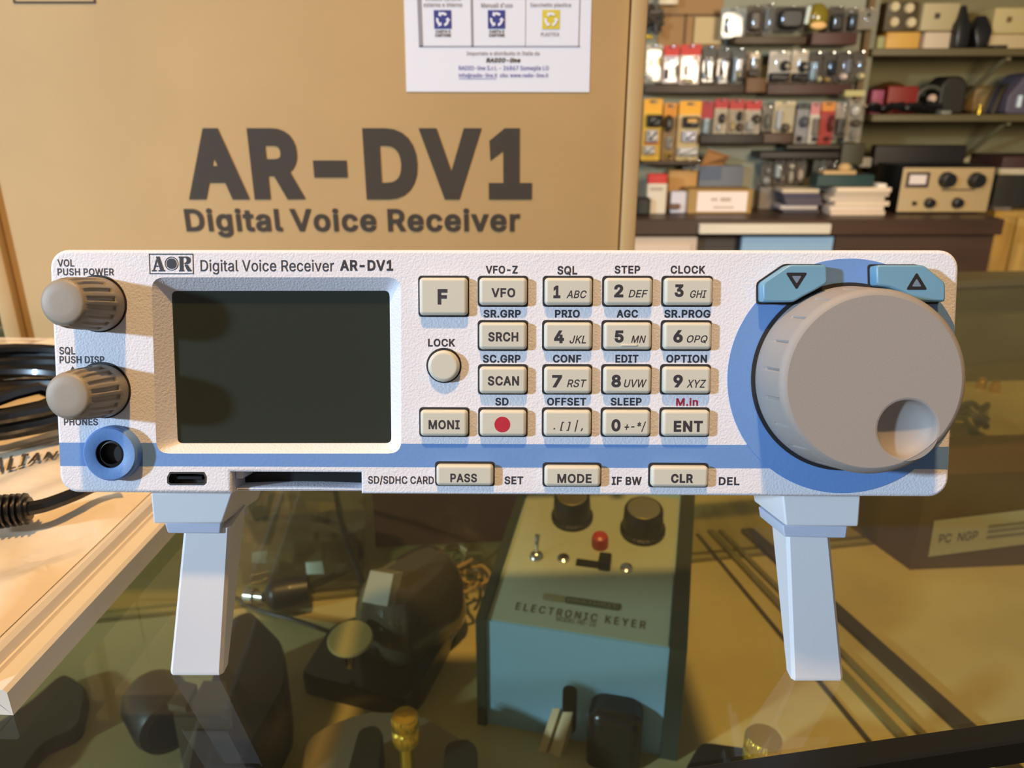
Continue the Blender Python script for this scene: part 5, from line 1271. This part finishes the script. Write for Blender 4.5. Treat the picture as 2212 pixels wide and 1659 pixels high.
k = MB(); wbox(k, 1912, 4, 1982, 68.5, 2.82, 0.15, 0.004); obj('housing', k, colmat((70, 58, 36)), t)
for x, y in ((1932, 15), (1963, 18), (1930, 48), (1967, 49)):
    k = MB(wframe(x, y, 2.82)); k.lathe([(0.0165, 0), (0.0165, 0.006), (0.013, 0.012)], (0, 0), 20); obj('dial', k, colmat((206, 188, 148)), t)
on_shelf('small_box', (1895, 78, 1913, 102), 2.80, 0.15, (156, 156, 104), 'small pale green box at the left end of the upper shelf', 'box', 0)
on_shelf('white_box', (1997, 69, 2071, 101), 2.82, 0.2, (196, 176, 150), 'cream flat box under the larger box with a dark emblem', 'box', 0)
on_shelf('white_box', (1992, 6, 2072, 67), 2.82, 0.2, (176, 160, 120), 'large cream box with dark emblem, stacked beside the four-dial unit', 'box', None, extra=marks([(2020, 28, 2031, 40, 2.82, (58, 56, 48))]))
on_shelf('white_box', (2139, 74, 2290, 104), 2.82, 0.2, (182, 160, 118), 'cream flat box at the end of the upper shelf with another on top', 'box', 0)
on_shelf('white_box', (2146, 16, 2290, 73), 2.82, 0.2, (176, 158, 106), 'large cream box with brown emblem beside the dark handsets', 'box', None, extra=marks([(2176, 36, 2186, 48, 2.82, (104, 78, 42))]))
def handset(x, y0, y1, w0, w1, label):
    k = MB(); Y = 2.78
    zb = shz[0]; zt = wp(x, y0, Y).z; xc = wp(x, (y0+y1)/2, Y).x
    rings = []
    for z, wd, dp in ((zb, w1, .035), (zb+(zt-zb)*.1, w1, .04), (zb+(zt-zb)*.55, (w0+w1)*.5, .035), (zb+(zt-zb)*.7, w0*.6, .03), (zt, w0*.3, .015)):
        rings.append([(xc+a, Y+0.04+b, z) for a, b in rrect(-wd/2, -dp, wd/2, dp, .008, 3)])
    k.loft(rings); return tag(obj('handset', k, m_kblk), label, 'handset', 'dark handsets')
handset(2086, 10, 102, .05, .046, 'dark handset with tapering aerial beside the cream box with dark emblem')
handset(2128, 32, 102, .085, .04, 'dark handset with broad top, second along the upper shelf')
on_shelf('black_box', (2146, 97, 2178, 107), 2.74, 0.06, (34, 32, 22), 'small flat black box in front of the cream boxes on the upper shelf', 'box', 0)
k = MB(wframe(1921, 205, 2.96)); k.ball((0, -0.01, 0), (0.075, 0.055, 0.06)); 
tag(obj('brown_bag', k, colmat((104, 68, 30))), 'rounded brown bag behind the red box on the lower shelf', 'bag')
on_shelf('red_box', (1918, 186, 1984, 226), 2.82, 0.05, (128, 34, 24), 'dark red box on the lower shelf', 'box', 1)
on_shelf('pink_pack', (1884, 194, 1911, 222), 2.79, 0.06, (150, 72, 96), 'pink and purple pack beside the red box on the lower shelf', 'pack', 1)
k = MB(); rc = random.Random(4)
for j in range(6):
    cx_ = 1885+26*j; pts = [wp(cx_+rc.uniform(-22, 22), 236+rc.uniform(-12, 4), 2.77) for i in range(6)]
    k.tube([Vector((p.x, 2.75+rc.uniform(0, .03), max(p.z, shz[1]+.009))) for p in pts], 0.009, 7)
tag(obj('cable_heap', k, m_cable), 'heap of black cable along the front of the lower shelf', 'cable')
hs = thing('headset', 'grey headset with pale round earpiece on the lower shelf beside the black box', 'headset', tuple(wp(2010, 240, 2.82)))
k = MB(wframe(2011, 213, 2.82)); k.lathe([(0.014, 0), (0.014, 0.012), (0.009, 0.018)], (0, 0), 24); obj('earpiece', k, colmat((198, 170, 146)), hs)
k = MB(wframe(2008, 213, 2.83)); k.tube([(0.045*math.cos(t), 0.038*math.sin(t), 0) for t in [PI*1.5*i/12-0.6 for i in range(13)]], 0.007, 8, 0, 2); obj('headband', k, colmat((74, 72, 62)), hs)
k = MB(); 
xl, xr = wp(2030, 205, 2.82).x, wp(2088, 205, 2.82).x; zt = wp(2060, 172, 2.82).z
pl = roundpoly([(xl, shz[1]), (xr, shz[1]), (xr, zt-0.015), ((xl+xr)/2+0.02, zt+0.012), ((xl+xr)/2-0.02, zt+0.012), (xl, zt-0.015)], 0.012)
k.M = frame(Vector((0, 2.92, 0)), Vector((1, 0, 0)), EZ, Vector((0, -1, 0))); k.prism(pl, 0, 0.1, 0.008)
tag(obj('black_case', k, colmat((30, 26, 18))), 'black case with peaked top standing on the lower shelf', 'case')
on_shelf('tan_bag', (2102, 184, 2152, 243), 2.95, 0.08, (146, 118, 70), 'soft tan bag on the lower shelf behind the gold bottle', 'bag', 1, bev=0.02)
k = MB(frame(Vector((wp(2114, 244, 2.75).x, 2.75, shz[1])), Vector((1, 0, 0)), Vector((0, 1, 0)), EZ)); k.lathe([(0.008, 0), (0.008, 0.018), (0.004, 0.022), (0.004, 0.03)], (0, 0), 20)
tag(obj('gold_bottle', k, m_gold), 'tiny gold bottle on the edge of the lower shelf', 'bottle')
k = MB(); wbox(k, 2034, 239, 2056, 247, 2.74, 0.05, 0.003); tag(obj('pale_packet', k, colmat((120, 122, 106))), 'small pale packet lying in front of the black case', 'packet')
k = MB(); a = wp(2168, 205, 2.84); rc = random.Random(8)
sp = thing('machine', 'purple grey machine with a bright white strip at the far end of the lower shelf', 'machine', (wp(2200, 240, 2.82).x, 2.87, shz[1]))
k.M = frame(Vector((wp(2172, 240, 2.82).x, 2.94, shz[1])), Vector((1, 0, 0)), EZ, Vector((0, -1, 0)))
k.prism(roundpoly([(0, 0), (0.14, 0), (0.14, 0.14), (0.05, 0.13), (0.0, 0.06)], 0.015), 0, 0.12, 0.006); obj('machine_body', k, colmat((84, 78, 92)), sp)
k = MB(); wbox(k, 2200, 206, 2208, 232, 2.81, 0.02, 0.002); obj('white_strip', k, colmat((212, 226, 232)), sp)
k = MB()
for x in (2124, 2142): k.tube([wp(x, 246, 2.82), wp(x+22, 196, 2.84), wp(x+34, 182, 2.88)], 0.006, 6, 0, 3)
obj('support_arm', k, colmat((64, 56, 38)), sp)

# desk
DY = 2.5
desk = thing('shop_desk', 'long dark brown shop desk along the back wall carrying papers, monitor and meter unit', 'desk', (wp(1750, 600, DY).x, DY+0.25, -1.0))
m_desk = mat('desk_brown', (74, 52, 38), 0.45, var=(12, 0.18, None, (0.15, 1, 1)))
DZ = wp(1750, 471, DY).z
xl = -0.5; xr = wp(2172, 475, DY-0.03).x
k = MB(); k.box((xl, DY-0.03, DZ-0.05), (xr, WALLY-0.02, DZ), 0.004); obj('desk_top', k, m_desk, desk)
x1 = wp(1797, 540, DY).x; x2 = wp(2140, 540, DY).x
k = MB(); k.box((x1, DY, -1.0), (x2, DY+0.03, DZ-0.05)); obj('front_panel', k, m_desk, desk)
k = MB(); k.box((x2-0.03, DY+0.03, -1.0), (x2, WALLY-0.02, DZ-0.05)); k.box((xl, DY+0.05, -1.0), (x1, DY+0.07, DZ-0.05)); obj('inner_panel', k, mat('desk_dark', (72, 62, 54), 0.6), desk)
a = wp(1370, 512, DY); b = wp(1499, 600, DY)
k = MB(); k.box((xl, DY, -1.0), (b.x, DY+0.045, a.z)); k.box((xl+0.03, DY-0.008, -0.9), (b.x-0.02, DY, a.z-0.022), 0.004, 1)
obj('cabinet', k, [colmat((196, 176, 156)), colmat((214, 194, 176))], desk)
k = MB(); wbox(k, 1511, 484, 1796, 506, DY-0.05, 0.25, 0.004); obj('keyboard_shelf', k, mat('ledge_cream', (216, 206, 186), 0.4), desk)
a = wp(1604, 512, DY); b = wp(1792, 600, DY)
k = MB(); k.box((a.x, DY, -1.0), (b.x, DY+0.02, a.z)); obj('blue_panel', k, mat('blue_board', (138, 172, 204), 0.5), desk)
def on_desk(k, x0, y0, x1, Y, d, bev=0.004, mi=0):
    xl, xr = wp(x0, y0+25, Y).x, wp(x1, y0+25, Y).x; zt = wp((x0+x1)/2, y0, Y).z
    k.box((xl, Y, DZ), (xr, Y+d, zt), bev, mi); return xl, xr, zt
k = MB(); on_desk(k, 1486, 409, 1625, 2.60, 0.10)
sg = thing('carton', 'brown carton with a white printed sign on its front, standing on the desk', 'box', (wp(1555, 455, 2.60).x, 2.65, DZ))
obj('carton_body', k, colmat((168, 132, 72)), sg)
k = MB(wframe(0, 0, 2.60)); k = MB(); wbox(k, 1506, 414, 1614, 457, 2.598, 0.002)
for r in ((1536, 428, 1550, 434), (1556, 427, 1579, 435), (1541, 446, 1585, 450)): wbox(k, *r, 2.5974, 0.0005, 0, 1)
obj('sign', k, [colmat((240, 222, 214)), colmat((186, 166, 150))], sg)
k = MB(); xl_, xr_, zt_ = on_desk(k, 1398, 396, 1440, 2.6, 0.03, 0.003, 0); 
z2 = wp(1418, 376, 2.6).z; k.box((xl_, 2.6, zt_-0.003), (xr_, 2.63, z2), 0.004, 1); wbox(k, 1405, 404, 1432, 412, 2.598, 0.002, 0, 2)
tag(obj('red_topped_pack', k, [colmat((216, 204, 184)), colmat((196, 50, 40)), colmat((176, 164, 146))]), 'white pack with red top standing on the desk beside the box edge', 'pack')
k = MB(); on_desk(k, 1449, 414, 1485, 2.62, 0.04); wbox(k, 1447, 441, 1470, 452, 2.60, 0.018, 0.004, 1)
tag(obj('small_pack', k, [colmat((208, 204, 214)), colmat((112, 80, 60))]), 'small lilac white pack on the desk left of the signed carton', 'pack')
k = MB(); on_desk(k, 1376, 428, 1406, 2.56, 0.05, 0.01); tag(obj('black_pouch', k, colmat((38, 36, 30))), 'black pouch on the desk in front of the red topped pack', 'pouch')
k = MB(); on_desk(k, 1444, 368, 1506, 2.71, 0.045); tag(obj('carton', k, colmat((186, 140, 76))), 'tan carton behind the small lilac pack on the desk', 'box')
k = MB(); xl_, xr_, zt_ = on_desk(k, 1510, 358, 1606, 2.71, 0.05, 0.003)
bl = thing('carton', 'open blue grey carton with raised tan flap behind the signed carton', 'box', ((xl_+xr_)/2, 2.73, DZ)); obj('carton_body', k, colmat((104, 108, 116)), bl)
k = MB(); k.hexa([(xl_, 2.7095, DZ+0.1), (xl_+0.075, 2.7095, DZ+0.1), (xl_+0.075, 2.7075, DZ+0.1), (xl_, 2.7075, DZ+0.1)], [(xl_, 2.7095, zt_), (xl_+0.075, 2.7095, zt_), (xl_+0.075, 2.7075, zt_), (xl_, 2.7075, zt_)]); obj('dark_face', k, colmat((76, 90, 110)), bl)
P = [wp(1512, 360, 2.71), wp(1564, 357, 2.71), wp(1576, 338, 2.65), wp(1530, 324, 2.67)]
k = MB(); k.hexa(P, [p+Vector((0, 0.004, 0.003)) for p in P]); obj('flap', k, colmat((184, 132, 80)), bl)
k = MB(); on_desk(k, 1640, 403, 1702, 2.71, 0.045); tag(obj('grey_carton', k, colmat((124, 112, 100))), 'grey brown carton behind the paper stacks on the desk', 'box')
def papers(x0, x1, ys, Y, d, cols, label):
    t = thing('paper_stack', label, 'paper stack', (wp((x0+x1)/2, 460, Y).x, Y+d/2, DZ)); rc = random.Random(x0)
    z = DZ
    zt = wp((x0+x1)/2, ys, Y).z; n = len(cols)
    for i, c in enumerate(cols):
        z2 = DZ+(zt-DZ)*(i+1)/n; ox, oy = rc.uniform(-.012, .012), rc.uniform(0, .02)
        a = wp(x0, 440, Y).x+ox; b = wp(x1, 440, Y).x+ox
        k = MB(); k.box((a, Y+oy, z), (b, Y+d+oy, z2-0.001), 0.002); obj('paper_sheets', k, colmat(c, 0.7), t); z = z2-0.001
papers(1692, 1772, 408, 2.60, 0.085, [(70, 64, 70), (190, 178, 170), (84, 76, 88), (92, 84, 92), (78, 70, 88), (206, 186, 158)], 'stack of dark folders and papers on the desk, left of the white papers')
papers(1800, 1918, 405, 2.56, 0.105, [(214, 190, 166), (216, 196, 176), (222, 200, 172), (206, 186, 164), (190, 172, 150), (226, 204, 176)], 'tall stack of white papers on the desk under the dark green box')
gz = wp(1858, 405, 2.56).z
k = MB(); a = wp(1768, 380, 2.58).x; b = wp(1892, 380, 2.58).x; zt_ = wp(1830, 378, 2.58).z
gb = thing('green_box', 'dark green box with loose pale papers on top, resting on the white papers', 'box', ((a+b)/2, 2.62, gz)); k.box((a, 2.585, gz+0.0005), (b, 2.655, zt_), 0.004); obj('box_body', k, colmat((32, 60, 58)), gb)
k = MB(); k.box((a+0.02, 2.59, zt_), (b-0.06, 2.65, zt_+0.012), 0.003); k.ball((b-0.09, 2.62, zt_+0.02), (0.022, 0.02, 0.016)); obj('loose_papers', k, colmat((196, 160, 110)), gb)
k = MB(); wbox(k, 1896, 397, 1916, 408, 2.57, 0.05, 0.003); tag(obj('white_packet', k, colmat((232, 220, 200))), 'small white packet on the white paper stack beside the green box', 'packet')
mo = thing('monitor', 'large black monitor standing on the desk behind the meter unit', 'monitor', (wp(1980, 460, 2.85).x, 2.88, DZ))
k = MB(); xl_, xr_ = wp(1882, 380, 2.85).x, wp(2078, 380, 2.85).x; zt_ = wp(1980, 314, 2.85).z
k.box((xl_, 2.85, DZ+0.03), (xr_, 2.89, zt_), 0.006); obj('screen_housing', k, colmat((30, 26, 22)), mo)
k = MB(); k.box((xl_+0.05, 2.83, DZ), (xr_-0.05, 2.92, DZ+0.012), 0.003); k.box((xl_+0.12, 2.865, DZ+0.01), (xr_-0.12, 2.885, DZ+0.04)); obj('stand', k, m_kblk, mo)
# meter unit: beige front with a meter and four knobs
MY = 2.60
mu = thing('meter_unit', 'beige fronted bench unit with meter and black knobs, on the desk before the monitor', 'test instrument', (wp(2040, 460, MY).x, MY+0.1, DZ))
corn = [(1940, 461), (2134, 459), (2147, 364), (1949, 361)]
P = [wp(x, y, MY) for x, y in corn]; dzz = DZ-min(p.z for p in P)+0.0015
xa = (P[0].x+P[3].x)/2; xb = (P[1].x+P[2].x)/2; za = DZ+0.006; zb_ = (P[2].z+P[3].z)/2
k = MB(); k.box((xa+0.003, MY+0.006, za), (xb+0.012, MY+0.2, zb_+0.003), 0.004); 
for fx in (xa+0.02, xb-0.02): k.lathe([(0.008, DZ), (0.008, za+0.001)], (fx, MY+0.03), 16)
obj('case', k, m_kblk, mu)
k = MB(); k.box((xa, MY, za), (xb, MY+0.006, zb_), 0.002)
wbox(k, 2034, 408, 2104, 412, MY-0.001, 0.001, 0, 1)
obj('face_plate', k, [mat('face_beige', (176, 150, 106), 0.5), colmat((96, 80, 54))], mu)
k = MB(); wbox(k, 1959, 372, 2008, 405, MY-0.006, 0.006, 0.003, 0); wbox(k, 1965, 378, 2001, 398, MY-0.007, 0.002, 0, 1); obj('meter', k, [colmat((70, 58, 52)), colmat((222, 206, 200))], mu)
for x, y, r, h in ((2043, 388, .0255, .03), (2106, 389, .0255, .03), (2006, 438, .0165, .022), (2066, 438, .0175, .022), (1974, 439, .007, .01)):
    k = MB(wframe(x, y, MY)); k.lathe([(r, 0), (r, h*0.3), (r*0.92, h*0.35), (r*0.85, h), (r*0.7, h+0.001)], (0, 0), 40); k.box((-0.001, 0, h), (0.001, r*0.8, h+0.002)); obj('knob', k, m_kblk, mu)
# yellow cupboard and the boxes piled on it
CY = 2.72
cp = thing('cupboard', 'yellow wooden cupboard at the right end of the dark brown desk', 'cupboard', (wp(2240, 600, CY).x, CY+0.15, -1.0))
x1 = wp(2128, 560, CY).x; cz_ = wp(2150, 456, CY).z
x1 = max(x1, xr+0.004)
m_yel = mat('cupboard_yellow', (188, 148, 72), 0.5, var=(10, 0.12, None, (4, 4, 0.5)))
k = MB(); k.box((x1, CY, -1.0), (3.0, WALLY-0.01, cz_)); obj('carcass', k, m_yel, cp)
xs_ = wp(2192, 470, CY).x
for a, b in ((x1+0.004, xs_-0.003), (xs_+0.003, xs_+0.4)):
    k = MB(); k.box((a, CY-0.018, -0.95), (b, CY, cz_-0.02), 0.003); obj('door', k, m_yel, cp)
def on_cup(x0, y0, y1, x1_, Y, d, c, name, label, cat, z=None):
    k = MB(); xl_, xr_ = wp(x0, (y0+y1)/2, Y).x, wp(x1_, (y0+y1)/2, Y).x
    k.box((xl_, Y, cz_ if z is None else z), (xr_, Y+d, wp(x0, y0, Y).z), 0.004); tag(obj(name, k, colmat(c)), label, cat); return wp(x0, y0, Y).z
za_ = on_cup(2150, 378, 440, 2290, 2.78, 0.2, (30, 28, 22), 'black_box', 'large black box on the yellow cupboard beside the meter unit', 'box')
zb2 = on_cup(2160, 364, 377, 2290, 2.78, 0.2, (190, 176, 146), 'flat_box', 'flat cream box lying on the large black box', 'box', za_)
on_cup(2166, 338, 363, 2290, 2.78, 0.2, (62, 34, 30), 'flat_box', 'dark maroon flat box on top of the cream flat box', 'box', zb2)
k = MB(); a = wp(2132, 447, 2.73); b = wp(2188, 440, 2.73); k.box((max(a.x, x1), 2.73, cz_), (b.x, 2.775, cz_+0.012), 0.003)
tag(obj('pale_tray', k, colmat((112, 104, 96))), 'small grey tray in front of the large black box', 'tray')
k = MB(); wbox(k, 2082, 330, 2166, 352, 2.99, 0.055, 0.003); tag(obj('wall_shelf_box', k, colmat((186, 174, 142))), 'cream flat box fixed on the back wall behind the monitor', 'box')
